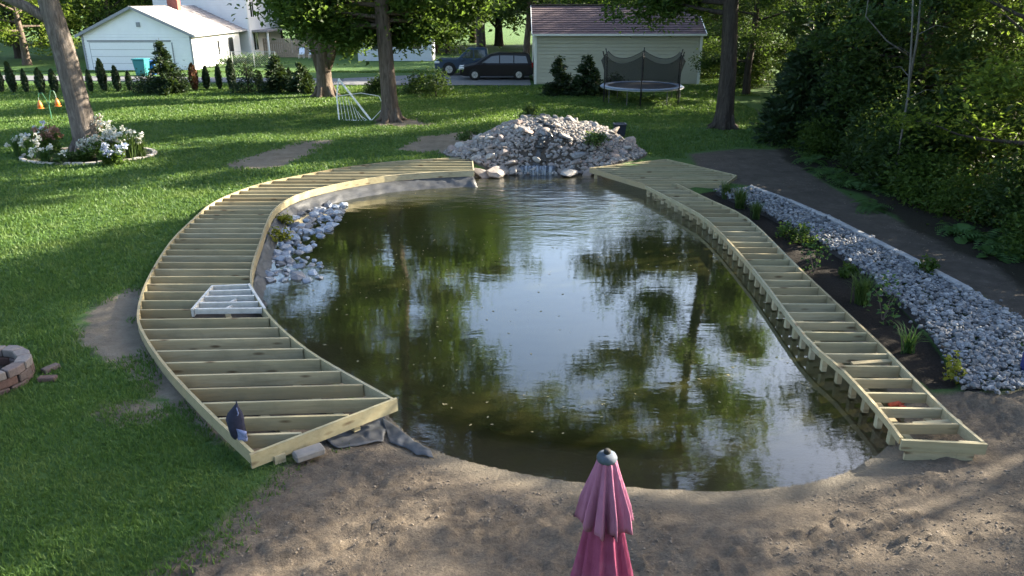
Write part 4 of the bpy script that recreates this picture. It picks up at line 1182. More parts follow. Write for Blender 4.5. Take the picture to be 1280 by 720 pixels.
words = ['first', 'second', 'third', 'fourth', 'fifth', 'sixth', 'seventh', 'eighth', 'ninth', 'tenth', 'eleventh', 'twelfth', 'thirteenth', 'fourteenth', 'fifteenth', 'sixteenth', 'seventeenth', 'eighteenth', 'nineteenth', 'twentieth', 'twenty first', 'twenty second']
order = sorted(range(len(spots)), key=lambda i: -spots[i][1])
used = {}
for rank, i in enumerate(order):
    x, y, src, sc = spots[i]
    lb = f'dark leafy bush at the wood edge, {words[rank]} counting from the platform end' if src is B1 else f'mid green bush at the wood edge, {words[rank]} counting from the platform end'
    if src.name not in used:
        used[src.name] = 1; src.location = (x, y, .12); src.scale = (sc,) * 3; src['label'] = lb
    else: copy_tree(src, (x, y, .12), rg.uniform(0, 6.3), sc, lb)
# ferns and broad leaved plants on the path side
def fern_mesh(seed, n=11, L=.75):
    rg_ = random.Random(seed); V_, F_ = [], []
    for i in range(n):
        a = i * 2.4 + rg_.uniform(-.3, .3); el = rg_.uniform(.5, 1.1); ln = L * rg_.uniform(.7, 1.1)
        d = Vector((math.cos(a), math.sin(a), 0)); s = Vector((-d.y, d.x, 0))
        def pt(u): return d * ln * u * math.cos(el * (1 - .3 * u)) + Vector((0, 0, ln * (math.sin(el) * u - .75 * u * u)))
        for k in range(1, 13):
            u = k / 13; c = pt(u); w = ln * .26 * math.sin(math.pi * min(1, .15 + u * .85)) ** .8
            for sg in (-1, 1):
                b = len(V_); t_ = (pt(min(1, u + .05)) - c)
                V_ += [tuple(c), tuple(c + s * sg * w * .5 + t_ * .9), tuple(c + s * sg * w + t_ * .4 + Vector((0, 0, -.03))), tuple(c + s * sg * w * .5 - t_ * .3)]
                F_.append((b, b + 1, b + 2, b + 3))
    return fast_mesh('fern', np.array(V_), np.array(F_))
FM = [fern_mesh(1), fern_mesh(2, 13, .9)]
fs_ = [(1020, 215), (1040, 222), (1058, 232), (1075, 236), (1098, 240), (1012, 203), (1085, 262), (1235, 305), (1190, 290), (1262, 318)]
for i, (px, py) in enumerate(fs_):
    p = on(px, py); p.x += .05
    o = link('fern', FM[i % 2], M['fern']); o.location = p; o.rotation_euler = (0, 0, i * 1.3); sc = 1.0 + .1 * (i % 4); o.scale = (sc,) * 3
    tag(o, f'low green fern on the wood side of the dirt path, {words[sorted(range(len(fs_)), key=lambda k: fs_[k][1]).index(i)]} from the platform', 'fern', 'ferns by the dirt path')
def hosta(seed, n=16, L=.45):
    rg_ = random.Random(seed); V_, F_ = [], []
    for i in range(n):
        a = i * 2.4; el = rg_.uniform(.25, 1.1); ln = L * rg_.uniform(.7, 1.1); d = Vector((math.cos(a), math.sin(a), 0)); s = Vector((-d.y, d.x, 0)); b = len(V_)
        for u, w in ((.25, .03), (.5, .2), (.72, .24), (.9, .15), (1.0, .0)):
            c = d * ln * u * math.cos(el) + Vector((0, 0, ln * (math.sin(el) * u * 1.2 - .55 * u * u)))
            V_ += [tuple(c - s * w * ln), tuple(c + s * w * ln)]
        for k in range(4): F_.append((b + 2 * k, b + 2 * k + 1, b + 2 * k + 3, b + 2 * k + 2))
    return fast_mesh('hosta', np.array(V_), np.array(F_))
HM = hosta(4)
for i, (px, py, sc, lb) in enumerate(((1200, 297, 1.25, 'broad leaved hosta beside the dirt path below the sunlit tree'), (1238, 322, 1.0, 'grey green broad leaved plant nearest the frame edge by the dirt path'))):
    p = on(px, py); o = link('hosta', HM, M['fern']); o.location = p; o.scale = (sc,) * 3; o.rotation_euler = (0, 0, i); tag(o, lb, 'plant')

# plants of the bed between walkway and gravel
bed = [(908, 243, 'tuft', .45, 'grassy green clump at the platform end of the planting bed'), (925, 255, 'tuft', .55, 'bright green grass clump second from the platform in the bed'), (945, 268, 'tuft', .45, 'low green clump beside the walkway bend'),
       (985, 292, 'blob', .30, 'grey leafy plant in the bed just past the walkway bend'), (1005, 300, 'blob', .32, 'small leafy plant at the gravel edge of the bed'), (1018, 332, 'sprig', .45, 'pale upright young plant alone in the dark bed'), (1077, 372, 'tuft', .55, 'large arching ornamental grass in the middle of the bed'),
       (1105, 392, 'sprig', .45, 'thin leafy plant beside the arching grass'), (1136, 432, 'spiky', .45, 'spiky pale plant at the near end of the bed'), (1158, 345, 'blob', .30, 'small green weed growing in the gravel'), (1193, 468, 'yellow', .22, 'yellowing little plant where bed, gravel and sand meet'), (1062, 340, 'blob', .22, 'dark small plant at the gravel edge near the arching grass')]
for i, (px, py, kd, h, lb) in enumerate(bed):
    p = on(px, py)
    if kd in ('tuft', 'spiky'):
        tuft('grass_clump', p, lb, 'plant', 190 if kd == 'tuft' else 46, h * (1.05 if kd == 'tuft' else 1), h * .75, .008 if kd == 'tuft' else .016, M['sedge'] if kd == 'tuft' else M['fern'], 20 + i)
    else:
        V_, F_ = blob_mesh(i, 260 if kd == 'blob' else 110, h * .8, h * .8, h * (1 if kd == 'blob' else 1.5), .09)
        plant('bed_plant', p, lb, 'plant', V_, F_, M['yellow_leaf'] if kd == 'yellow' else (M['leaf_mid'] if kd == 'blob' else M['fern']), stem_h=h)

# ---------------------------------------------------------------- flower bed round the ash
c0 = at(112, 195)
fb = thing('bed_edging', (c0.x, c0.y, .2), 'low pale stone ring edging the flower bed round the ash', 'edging')
nst = 34
for j in range(nst):
    a0 = 2 * math.pi * j / nst; a1 = a0 + 2 * math.pi / nst - .02
    poly = [(c0.x + r * 2.25 * math.cos(a), c0.y + r * 1.55 * math.sin(a)) for r, a in ((.94, a0), (1.01, a0), (1.01, a1), (.94, a1))]
    MB().prism(poly, .12, .30 + .012 * math.sin(j * 2.3)).build('edging_stone', M['bed_stone'], fb, bevel=.015)
mb = MB(); mb.prism([(c0.x + 2.14 * math.cos(a * .2244), c0.y + 1.47 * math.sin(a * .2244)) for a in range(28)], .1, .265); tag(mb.build('mulch', simple('bed_mulch', (.030, .022, .017), .95, .4, 20)), kind='structure')
def flower(px, py, h, lb, leafm, petm, n_fl, seed, spread=.38, blades=False):
    p = P(px, py, .27)
    t = thing('flower_clump', p, lb, 'flowers', 'flowers round the ash tree')
    if blades: link('leaves', tuft_mesh(seed, 90, h * .95, spread, .02), leafm, t)
    else:
        V_, F_ = blob_mesh(seed, 420, spread, spread, h * .6, .14); link('leaves', fast_mesh('leaves', V_, F_), leafm, t)
    r_ = random.Random(seed); nr = np.random.default_rng(seed); cs = []; mb = MB()
    for i in range(n_fl):
        a, r = r_.uniform(0, 6.3), r_.uniform(.05, 1) * spread * 1.05; z = h * r_.uniform(.55, 1.05)
        c = np.array([r * math.cos(a), r * math.sin(a), z]); cs.append(c + nr.normal(0, .045, (16, 3)))
        mb.tube([(r * .3 * math.cos(a), r * .3 * math.sin(a), 0), tuple(c)], [.007, .005], 4)
    V_, F_ = leaf_arrays(nr, np.concatenate(cs), .10, .5, wid=.85); link('blossoms', fast_mesh('blossoms', V_, F_), petm, t)
    me = bpy.data.meshes.new('stems'); me.from_pydata(mb.V, [], mb.F); link('stems', me, M['fern'], t)
for a in ((22, 196, .75, 'single white blooms at the outer end of the flower bed', M['fern'], M['petal'], 5, 1, .3, True), (40, 198, .8, 'tall white flowered clump left of the ash trunk', M['fern'], M['petal'], 9, 2, .36, True),
          (50, 188, .95, 'pale blue topped clump behind the left flowers', M['leaf_mid'], M['petal_blue'], 6, 3, .4), (66, 190, .85, 'dusty pink flowered leafy clump beside the ash trunk', M['leaf_mid'], M['petal_pink'], 24, 4, .5),
          (57, 203, .5, 'low green white flecked clump at the front edge left of the ash', M['fern'], M['petal'], 5, 5, .4, True), (84, 203, .42, 'round pale green mound plant in front of the ash trunk', M['sedge'], M['petal'], 2, 6, .36),
          (118, 187, 1.1, 'pink and apricot blooms against the sunny side of the ash trunk', M['fern'], M['petal_pink'], 12, 17, .35), (108, 200, .5, 'small white flowers at the foot of the ash trunk', M['leaf_mid'], M['petal'], 9, 7, .3), (128, 190, 1.15, 'tall white and pink bloom cluster right beside the ash', M['leaf_mid'], M['petal'], 22, 8, .5),
          (126, 200, .8, 'broad white bloom cluster in front of the tall ones', M['leaf_mid'], M['petal'], 22, 9, .5), (147, 196, .95, 'dense white flower mass in the middle of the sunny side', M['fern'], M['petal'], 26, 10, .55),
          (143, 205, .6, 'pale blue white blooms along the front edge', M['leaf_mid'], M['petal_blue'], 14, 11, .4), (166, 198, .95, 'bright strap leaved clump with tall white spike', M['sedge'], M['petal'], 8, 12, .45, True), (176, 196, .8, 'yellow green strap leaved clump at the sunny end of the bed', M['sedge'], M['petal'], 2, 13, .42, True)):
    flower(*a)

# ---------------------------------------------------------------- buildings
def lap_siding(mb, x0, x1, y, z0, z1, pitch, out=-1, axis='x', t=.05, gap=.035):
    """courses of boards, thick at the lower edge, with a shadow gap under each"""
    z = z0
    while z < z1 - .06:
        zt = min(z + pitch, z1)
        pts = []
        for X in (x0, x1):
            for (d, zz) in ((0, z + gap), (t, z + gap), (t * .7, zt), (0, zt)):
                pts.append((X, y + out * d, zz) if axis == 'x' else (y + out * d, X, zz))
        mb.add(pts, [(0, 1, 2, 3), (7, 6, 5, 4), (1, 5, 6, 2), (0, 4, 5, 1), (2, 6, 7, 3)])
        z = zt
def gable_siding(mb, xa, xb, xm, y, z0, z1, pitch, t=.022):
    z = z0
    while z < z1 - .03:
        zt = min(z + pitch, z1); u, ut = (z - z0) / (z1 - z0), (zt - z0) / (z1 - z0)
        l0, r0_, l1, r1 = lerp(xa, xm, u), lerp(xb, xm, u), lerp(xa, xm, ut), lerp(xb, xm, ut)
        mb.add([(l0, y - t, z), (r0_, y - t, z), (r1, y, zt), (l1, y, zt)], [(0, 1, 2, 3)])
        z = zt

# cream shed
sx0, sx1, sy0, sy1, sz0, sze, szr = 1.50, 12.0, 50.6, 57.2, .15, 3.35, 4.95
shed = thing('garden_shed', ((sx0 + sx1) / 2, sy0, .2), 'long cream lap sided shed with plum brown shingle roof behind the trampoline', 'shed')
ym = (sy0 + sy1) / 2
mb = MB(); mb.add([(sx0, sy0, sz0), (sx1, sy0, sz0), (sx1, sy1, sz0), (sx0, sy1, sz0), (sx0, sy0, sze), (sx1, sy0, sze), (sx1, sy1, sze), (sx0, sy1, sze), (sx0, ym, szr - .08), (sx1, ym, szr - .08)],
           [(0, 1, 5, 4), (1, 2, 6, 9, 5), (2, 3, 7, 6), (3, 0, 4, 8, 7), (0, 3, 2, 1), (4, 5, 9, 8), (7, 8, 9, 6)]); mb.build('wall', M['siding'], shed)
mb = MB(); lap_siding(mb, sx0 + .1, sx1 - .1, sy0 - .004, sz0 + .12, sze - .05, .22, -1); o = mb.build('siding', M['siding'], shed, fix=False); o['kind'] = 'stuff'
mb = MB(); lap_siding(mb, sy0 + .1, sy1 - .1, sx0 - .004, sz0 + .12, sze - .05, .22, -1, 'y'); o = mb.build('siding', M['siding'], shed, fix=False); o['kind'] = 'stuff'
for x in (sx0, sx1):
    MB().box((x, sy0 - .02, (sz0 + sze) / 2), (.16, .16, sze - sz0 - .02)).build('corner_trim', M['trim'], shed)
def roof_slope(parent, x0, x1, ya, za, yb, zb, mat, courses=13, th=.05):
    rf = None
    vs = []; mb = MB()
    for k in range(courses):
        u0, u1 = k / courses, (k + 1) / courses
        y0_, z0_, y1_, z1_ = lerp(ya, yb, u0), lerp(za, zb, u0), lerp(ya, yb, u1), lerp(za, zb, u1)
        mb.add([(x0, y0_, z0_ + th), (x1, y0_, z0_ + th), (x1, y1_, z1_ + th * .3), (x0, y1_, z1_ + th * .3), (x0, y0_, z0_ - .03), (x1, y0_, z0_ - .03), (x1, y1_, z1_ - .06), (x0, y1_, z1_ - .06)],
               [(0, 1, 2, 3), (4, 7, 6, 5), (0, 4, 5, 1), (0, 3, 7, 4), (1, 5, 6, 2)])
    return mb.build('roof', mat, parent, fix=False)
roof_slope(shed, sx0 - .25, sx1 + .25, sy0 - .32, sze - .08, ym, szr, M['plum_shingle'])
roof_slope(shed, sx0 - .25, sx1 + .25, sy1 + .32, sze - .08, ym, szr, M['plum_shingle'])
MB().beam((sx0 - .25, ym, szr + .06), (sx1 + .25, ym, szr + .06), .26, .05).build('ridge_cap', M['plum_shingle'], shed)
MB().box(((sx0 + sx1) / 2, sy0 - .36, sze - .10), (sx1 - sx0 + .5, .05, .12)).build('fascia', M['trim'], shed)
for x in (sx0 - .25, sx1 + .25):
    MB().beam((x, sy0 - .3, sze - .10), (x, ym, szr - .04), .04, .16).build('barge_board', M['trim'], shed)

# white garage wing with gable towards the pond, two storey house behind
gx0, gx1, gy0, gy1, ge, gr = -32.9, -24.6, 61.2, 72.0, 2.85, 4.75
hs = thing('white_house', ((gx0 + gx1) / 2, gy0, .2), 'white sided house with gabled garage wing, brick chimney and two storey block', 'house')
gm = (gx0 + gx1) / 2
mb = MB(); mb.add([(gx0, gy0, .1), (gx1, gy0, .1), (gx1, gy1, .1), (gx0, gy1, .1), (gx0, gy0, ge), (gx1, gy0, ge), (gx1, gy1, ge), (gx0, gy1, ge), (gm, gy0, gr), (gm, gy1, gr)],
           [(0, 1, 5, 8, 4), (1, 2, 6, 5), (2, 3, 7, 9, 6), (3, 0, 4, 7), (0, 3, 2, 1), (4, 8, 9, 7), (5, 6, 9, 8)]); mb.build('wall', M['white_siding'], hs)
mb = MB(); lap_siding(mb, gx0 + .08, gx1 - .08, gy0 - .004, .2, ge, .20, -1); gable_siding(mb, gx0 + .1, gx1 - .1, gm, gy0 - .004, ge, gr - .05, .20); o = mb.build('siding', M['white_siding'], hs, fix=False); o['kind'] = 'stuff'
mb = MB(); lap_siding(mb, gy0 + .08, gy1, gx1 + .004, .2, ge - .02, .20, 1, 'y'); o = mb.build('siding', M['white_siding'], hs, fix=False); o['kind'] = 'stuff'
def roof_x(parent, y0, y1, xa, za, xb, zb, mat, courses=12, th=.05):
    mb = MB()
    for k in range(courses):
        u0, u1 = k / courses, (k + 1) / courses
        x0_, z0_, x1_, z1_ = lerp(xa, xb, u0), lerp(za, zb, u0), lerp(xa, xb, u1), lerp(za, zb, u1)
        mb.add([(x0_, y0, z0_ + th), (x0_, y1, z0_ + th), (x1_, y1, z1_ + th * .3), (x1_, y0, z1_ + th * .3), (x0_, y0, z0_ - .03), (x0_, y1, z0_ - .03), (x1_, y1, z1_ - .06), (x1_, y0, z1_ - .06)],
               [(0, 1, 2, 3), (4, 7, 6, 5), (0, 4, 5, 1), (0, 3, 7, 4), (1, 5, 6, 2)])
    return mb.build('roof', mat, parent, fix=False)
rf = roof_x(hs, gy0 - .3, gy1 + 1.5, gx1 + .4, ge - .12, gm, gr + .10, M['grey_shingle'])
roof_x(hs, gy0 - .3, gy1 + 1.5, gx0 - .4, ge - .12, gm, gr + .10, M['grey_shingle'])
for xa in (gx0 - .4, gx1 + .4):
    MB().beam((xa, gy0 - .33, ge - .16), (gm, gy0 - .33, gr + .04), .05, .20).build('barge_board', M['grey_trim'], hs)
MB().beam((gx1 + .42, gy0 - .3, ge - .12), (gx1 + .42, gy1 + 1.4, ge - .12), .08, .14).build('gutter', M['grey_trim'], hs)
MB().box((gx1 - .02, gy0 - .03, (.2 + ge) / 2), (.14, .12, ge - .3)).build('corner_trim', M['grey_trim'], hs)
MB().box((gx0 + .02, gy0 - .03, (.2 + ge) / 2), (.14, .12, ge - .3)).build('corner_trim', M['grey_trim'], hs)
gdx0, gdx1 = gx0 + .45, gx0 + 5.45
gd = MB().box(((gdx0 + gdx1) / 2, gy0 - .03, 1.22), (gdx1 - gdx0, .05, 2.1)).build('garage_door', M['grey_trim'], hs)
for r in range(4):
    MB().box(((gdx0 + gdx1) / 2, gy0 - .07, .45 + r * .515), (gdx1 - gdx0 - .12, .05, .49)).build('door_panel', M['door_white'], gd)
MB().box(((gdx0 + gdx1) / 2 + .6, gy0 - .06, 2.36), (gdx1 - gdx0 + 1.4, .07, .10)).build('door_header', M['grey_trim'], hs)
sd_ = MB().box((gdx1 + .85, gy0 - .03, 1.2), (.95, .05, 2.05)).build('side_door', M['door_white'], hs)
MB().box((gdx1 + 1.36, gy0 - .05, 1.2), (.07, .07, 2.1)).build('frame', M['grey_trim'], sd_)
lm = MB().box((gdx1 + .2, gy0 - .12, 1.95), (.16, .18, .34)).build('wall_lamp', M['grey_trim'], hs)
MB().box((gdx1 + .2, gy0 - .22, 1.95), (.09, .03, .2)).build('lamp_glass', M['lamp_glass'], lm)
MB().box((gm + .3, gy0 - .05, 3.55), (.28, .06, .34)).build('gable_vent', M['grey_trim'], hs)
# openings in the sunny side wall
for (yc, w, zc, h, nm) in ((66.6, .45, 1.6, 1.1, 'window'), (69.6, 1.1, 1.2, 2.1, 'door'), ):
    fr = MB().box((gx1 + .03, yc, zc), (.07, w + .16, h + .12)).build(nm, M['trim'] if nm == 'window' else M['grey_trim'], hs)
    MB().box((gx1 + .07, yc, zc), (.03, w, h)).build('pane', M['glass_dark'], fr)
# two storey block
tx0, tx1, ty0, ty1, te, tr_ = -32.4, -24.0, 73.2, 83.0, 6.1, 8.6
tm = (tx0 + tx1) / 2
mb = MB(); mb.add([(tx0, ty0, .1), (tx1, ty0, .1), (tx1, ty1, .1), (tx0, ty1, .1), (tx0, ty0, te), (tx1, ty0, te), (tx1, ty1, te), (tx0, ty1, te), (tm, ty0, tr_), (tm, ty1, tr_)],
           [(0, 1, 5, 8, 4), (1, 2, 6, 5), (2, 3, 7, 9, 6), (3, 0, 4, 7), (0, 3, 2, 1), (4, 8, 9, 7), (5, 6, 9, 8)]); mb.build('upper_wall', M['white_siding'], hs)
mb = MB(); lap_siding(mb, tx0 + .08, tx1 - .08, ty0 - .004, .2, te, .22, -1); o = mb.build('siding', M['white_siding'], hs, fix=False); o['kind'] = 'stuff'
mb = MB(); lap_siding(mb, ty0 + .08, ty1 - .08, tx1 + .004, .2, te - .02, .22, 1, 'y'); o = mb.build('siding', M['white_siding'], hs, fix=False); o['kind'] = 'stuff'
roof_x(hs, ty0 - .3, ty1 + .3, tx1 + .4, te - .2, tm, tr_ + .1, M['grey_shingle']); roof_x(hs, ty0 - .3, ty1 + .3, tx0 - .4, te - .2, tm, tr_ + .1, M['grey_shingle'])
for (yc, w, zc, h) in ((74.4, .9, 4.5, 1.3), (74.6, 1.2, 1.7, 1.5), (79.5, 1.0, 4.5, 1.3)):
    fr = MB().box((tx1 + .03, yc, zc), (.07, w + .2, h + .16)).build('window', M['trim'], hs)
    MB().box((tx1 + .07, yc, zc), (.03, w, h)).build('pane', M['glass_dark'], fr); MB().box((tx1 + .09, yc, zc), (.03, .06, h)).build('mullion', M['trim'], fr)
porch = MB().box((tx1 + .75, 78.0, 2.62), (1.5, 8.5, .16)).build('porch_roof', M['grey_shingle'], hs)
for y in (74.2, 81.8): MB().box((tx1 + 1.35, y, 1.3), (.14, .14, 2.4)).build('porch_post', M['trim'], hs)
ch = MB(); cxp = P(216, 12, 4.0)
zc = -28.35
for k in range(26):
    ch.box((zc, 68.0, 3.6 + k * .11), (.86 if k < 24 else .98, .66 if k < 24 else .78, .098), 0)
ch.box((zc, 68.0, 4.9), (.82, .62, 2.7))
ch.build('chimney', M['red_brick'], hs)
# neighbour's house glimpsed between the trees
nh = thing('far_house', (-10.0, 70.5, .2), 'pale blue grey house glimpsed between the two maple trunks', 'house')
MB().box((-10.4, 72.0, 1.6), (6.6, 3.0, 3.0)).build('wall', simple('pale_blue_siding', (.50, .54, .60), .6, .05), nh)
mb = MB(); lap_siding(mb, -13.65, -7.15, 70.49, .2, 3.05, .22, -1); o = mb.build('siding', bpy.data.materials['pale_blue_siding'], nh, fix=False); o['kind'] = 'stuff'
mb = MB(); mb.add([(-14.0, 70.1, 3.05), (-6.8, 70.1, 3.05), (-6.8, 73.9, 3.05), (-14, 73.9, 3.05), (-12.8, 72, 4.5), (-8, 72, 4.5)], [(0, 1, 5, 4), (1, 2, 5), (2, 3, 4, 5), (3, 0, 4), (0, 3, 2, 1)]); mb.build('roof', M['grey_shingle'], nh)
for x in (-12.2, -9.9, -8.4):
    fr = MB().box((x, 70.46, 1.8), (1.0, .08, 1.3)).build('window', M['trim'], nh); MB().box((x, 70.41, 1.8), (.8, .03, 1.1)).build('pane', M['glass_dark'], fr)

# board fence beside the house
fe = thing('board_fence', (-20, 75, .2), 'weathered board fence standing beside the white house', 'fence')
x = -23.4; k = 0
while x < -17.2:
    MB().box((x, 75.2, 1.05 + .012 * math.sin(k * 1.7)), (.17, .03, 1.75)).build('fence_board', M['fence_wood'], fe); x += .195; k += 1
for z in (.5, 1.5): MB().box((-20.3, 75.26, z), (6.4, .05, .1)).build('rail', M['fence_wood'], fe)
# chain link fence before the side wall
cf = thing('chain_fence', (-23.4, 63.6, .2), 'low chain link fence in front of the sunny house wall', 'fence')
x0f, x1f = -24.2, -19.0
for i in range(4):
    x = lerp(x0f, x1f, i / 3); MB().tube([(x, 63.6, .1), (x, 63.6, 1.45)], .03, 6).build('post', M['steel'], cf)
MB().tube([(x0f, 63.6, 1.42), (x1f, 63.6, 1.42)], .022, 6).build('rail', M['steel'], cf)
mb = MB()
for i in range(28):
    xx = lerp(x0f, x1f - .9, i / 28)
    mb.beam((xx, 63.6, .25), (xx + 1.1, 63.6, 1.4), .005, .008, (0, 1, 0)); mb.beam((xx + 1.1, 63.61, .25), (xx, 63.61, 1.4), .005, .008, (0, 1, 0))
mb.build('mesh_wire', M['steel'], cf)
V_, F_ = blob_mesh(91, 1500, 3.2, .6, .7, .2, lumps=22)
plant('garden_hedge', (-21.8, 64.4, .2), 'low blue green planting behind the chain link fence', 'hedge', V_, F_, M['fern'], stem_h=.5)
for i, (x, y) in enumerate(((-19.6, 73.8), (-18.6, 73.6))):
    t = thing('lawn_chair', (x, y, .2), 'faded lawn chair in front of the board fence, ' + ('near the house' if i == 0 else 'farther from the house'), 'chair', 'lawn chairs by the fence')
    MB().box((x, y, .58), (.5, .5, .05)).build('seat', M['steel'], t); MB().beam((x, y + .25, .6), (x, y + .45, 1.2), .5, .04, (0, 1, 0)).build('backrest', M['steel'], t)
    for sx in (-.22, .22):
        for sy in (-.22, .22): MB().box((x + sx, y + sy, .37), (.04, .04, .38)).build('leg', M['steel'], t)

# wheelie bins
def bin_(name, px, py, mat, w, h, label):
    p = P(px, py, .22); p.z = .2
    t = thing(name, p, label, 'bin')
    b, tpw = w * .78, w
    mb = MB(); vs = [(p.x + sx * s / 2, p.y + sy * s / 2, z) for z, s in ((.24, b), (.2 + h, tpw)) for sx, sy in ((-1, -1), (1, -1), (1, 1), (-1, 1))]
    mb.add(vs, [(3, 2, 1, 0), (4, 5, 6, 7), (0, 1, 5, 4), (1, 2, 6, 5), (2, 3, 7, 6), (3, 0, 4, 7)]); mb.build('body', mat, t, bevel=.02)
    mb = MB(); mb.box((p.x, p.y - .02, .2 + h + .06), (w * 1.1, w * 1.12, .09)); mb.build('lid', mat, t, bevel=.025)
    mb = MB(); mb.tube([(p.x - w * .5, p.y + w * .62, .2 + h), (p.x + w * .5, p.y + w * .62, .2 + h)], .025, 6); mb.build('handle', mat, t)
    for s in (-1, 1):
        mb = MB(); mb.tube([(p.x + s * w * .42, p.y + w * .4, .32), (p.x + s * w * .5, p.y + w * .4, .32)], .12, 12); mb.build('wheel', M['black'], t)
bin_('wheelie_bin', 179, 95, M['teal_bin'], .85, 1.12, 'large teal wheelie bin standing before the garage')
bin_('wheelie_bin', 192, 93.5, M['blue_bin'], .55, .9, 'small blue bin beside the teal wheelie bin')

# ---------------------------------------------------------------- shrubs of the hedge row
def arb_mesh(seed, h, r, n=900, size=.12):
    rg_ = np.random.default_rng(seed)
    u = rg_.random(n) ** .85; a = rg_.uniform(0, 6.283, n)
    rr = r * (np.sin(np.pi * np.clip(.10 + .90 * u, 0, 1)) ** .65) * rg_.uniform(.55, 1.05, n)
    c = np.stack([rr * np.cos(a), rr * np.sin(a), .08 + u * h], -1)
    nr = np.stack([np.cos(a), np.sin(a), rg_.normal(.2, .4, n)], -1) + rg_.normal(0, .5, (n, 3)); nr /= np.linalg.norm(nr, axis=1, keepdims=True)
    t = np.array([0, 0, 1.0]) + rg_.normal(0, .35, (n, 3)); t -= nr * (t * nr).sum(1, keepdims=True); t /= np.linalg.norm(t, axis=1, keepdims=True)
    b = np.cross(nr, t); L = (size * rg_.uniform(.7, 1.4, n))[:, None]
    q = np.stack([c - t * L * .6, c + b * L * .4, c + t * L, c - b * L * .4], 1)
    return q.reshape(-1, 3), np.arange(n * 4).reshape(-1, 4)
def shrub(name, loc, label, V_, F_, mat, h, group, cat='shrub', bark=None):
    t = thing(name, loc, label, cat, group)
    link('foliage', fast_mesh('foliage', V_, F_), mat, t)
    mb = MB(); mb.tube([(0, 0, -.05), (0, 0, h * .5), (0.01, 0, h * .97)], [.05, .035, .008], 6)
    me = bpy.data.meshes.new('stem'); me.from_pydata(mb.V, [], mb.F); link('stem', me, bark or M['bark_dark'], t); return t
arbs = [(2, 115), (18, 116), (34, 116), (53, 117), (70, 116), (114, 115), (131, 114), (148, 114), (163, 113), (244, 113), (259, 112), (275, 112), (291, 112), (325, 112), (363, 113)]
A_V = [arb_mesh(1, 1.5, .27), arb_mesh(2, 1.35, .25), arb_mesh(3, 1.65, .26)]
for i, (px, py) in enumerate(arbs):
    p = on(px, py); h = (1.45, 1.3, 1.6)[i % 3]
    nm = words[i]
    lb = f'browned rusty arborvitae in the hedge row before the house' if px == 244 else f'dark cone shaped arborvitae, {nm} from the left end of the hedge row'
    t = shrub('arborvitae', p, lb, *A_V[i % 3], M['rust_leaf'] if px == 244 else M['arbor'], h, 'arborvitae hedge row', 'arborvitae')
    t.rotation_euler = (.02 * math.sin(i * 3), .05 * math.sin(i * 5), i); s = .9 + .2 * math.sin(i * 2.2); t.scale = (s * (1 + .15 * math.sin(i * 4.1)), s, s * (1 + .12 * math.sin(i * 1.3)))
V_, F_ = conifer_mesh(5, 3.2, .95, 12, .13, 2.2); shrub('spruce', on(209, 118), 'tall dark spruce with a bare spire in the hedge row', V_, F_, M['needle'], 3.2, 'conifers of the hedge row', 'spruce')
for i, (px, py, h, r, lb) in enumerate(((187, 117, 1.7, .8, 'dark rounded bush between bins and the tall spruce'), (226, 116, 1.6, .8, 'dark round bush on the sunny side of the tall spruce'), (311, 116, 1.9, .85, 'broad dark bush with feathery top in the hedge row'), (347, 116, 2.3, .95, 'pointed dark conifer near the old split tree'), (378, 117, 1.8, .9, 'squat dark conifer beside the old split tree'))):
    if i < 3: V_, F_ = blob_mesh(50 + i, 1300, r, r * .9, h * .62, .14, lumps=16)
    else: V_, F_ = conifer_mesh(60 + i, h, r, 10, .12, 2.2)
    shrub('evergreen_bush', on(px, py), lb, V_, F_, M['needle'], h, 'bushes of the hedge row')
for i, (px, py, h, r, lb) in enumerate(((698, 119, 2.3, .95, 'small dark spruce in front of the cream shed, by the drive'), (733, 120, 2.4, 1.05, 'small dark spruce in front of the cream shed, by the trampoline'))):
    V_, F_ = conifer_mesh(70 + i, h, r, 10, .13, 2.2); shrub('spruce', on(px, py), lb, V_, F_, M['needle'], h, 'spruces by the shed', 'spruce')
for i, (px, py, r, lb) in enumerate(((545, 121, .95, 'leafy rounded shrub on the lawn before the driveway'), (520, 117, .8, 'low spreading shrub between maple and driveway'), (474, 117, .7, 'dark shrub hidden behind the maple trunk'), (764, 118, .8, 'dark bush seen through the trampoline net'))):
    V_, F_ = blob_mesh(80 + i, 1100, r, r, r * 1.05, .17, lumps=14); shrub('lawn_shrub', on(px, py), lb, V_, F_, M['leaf_dark'], r, 'shrubs on the far lawn')

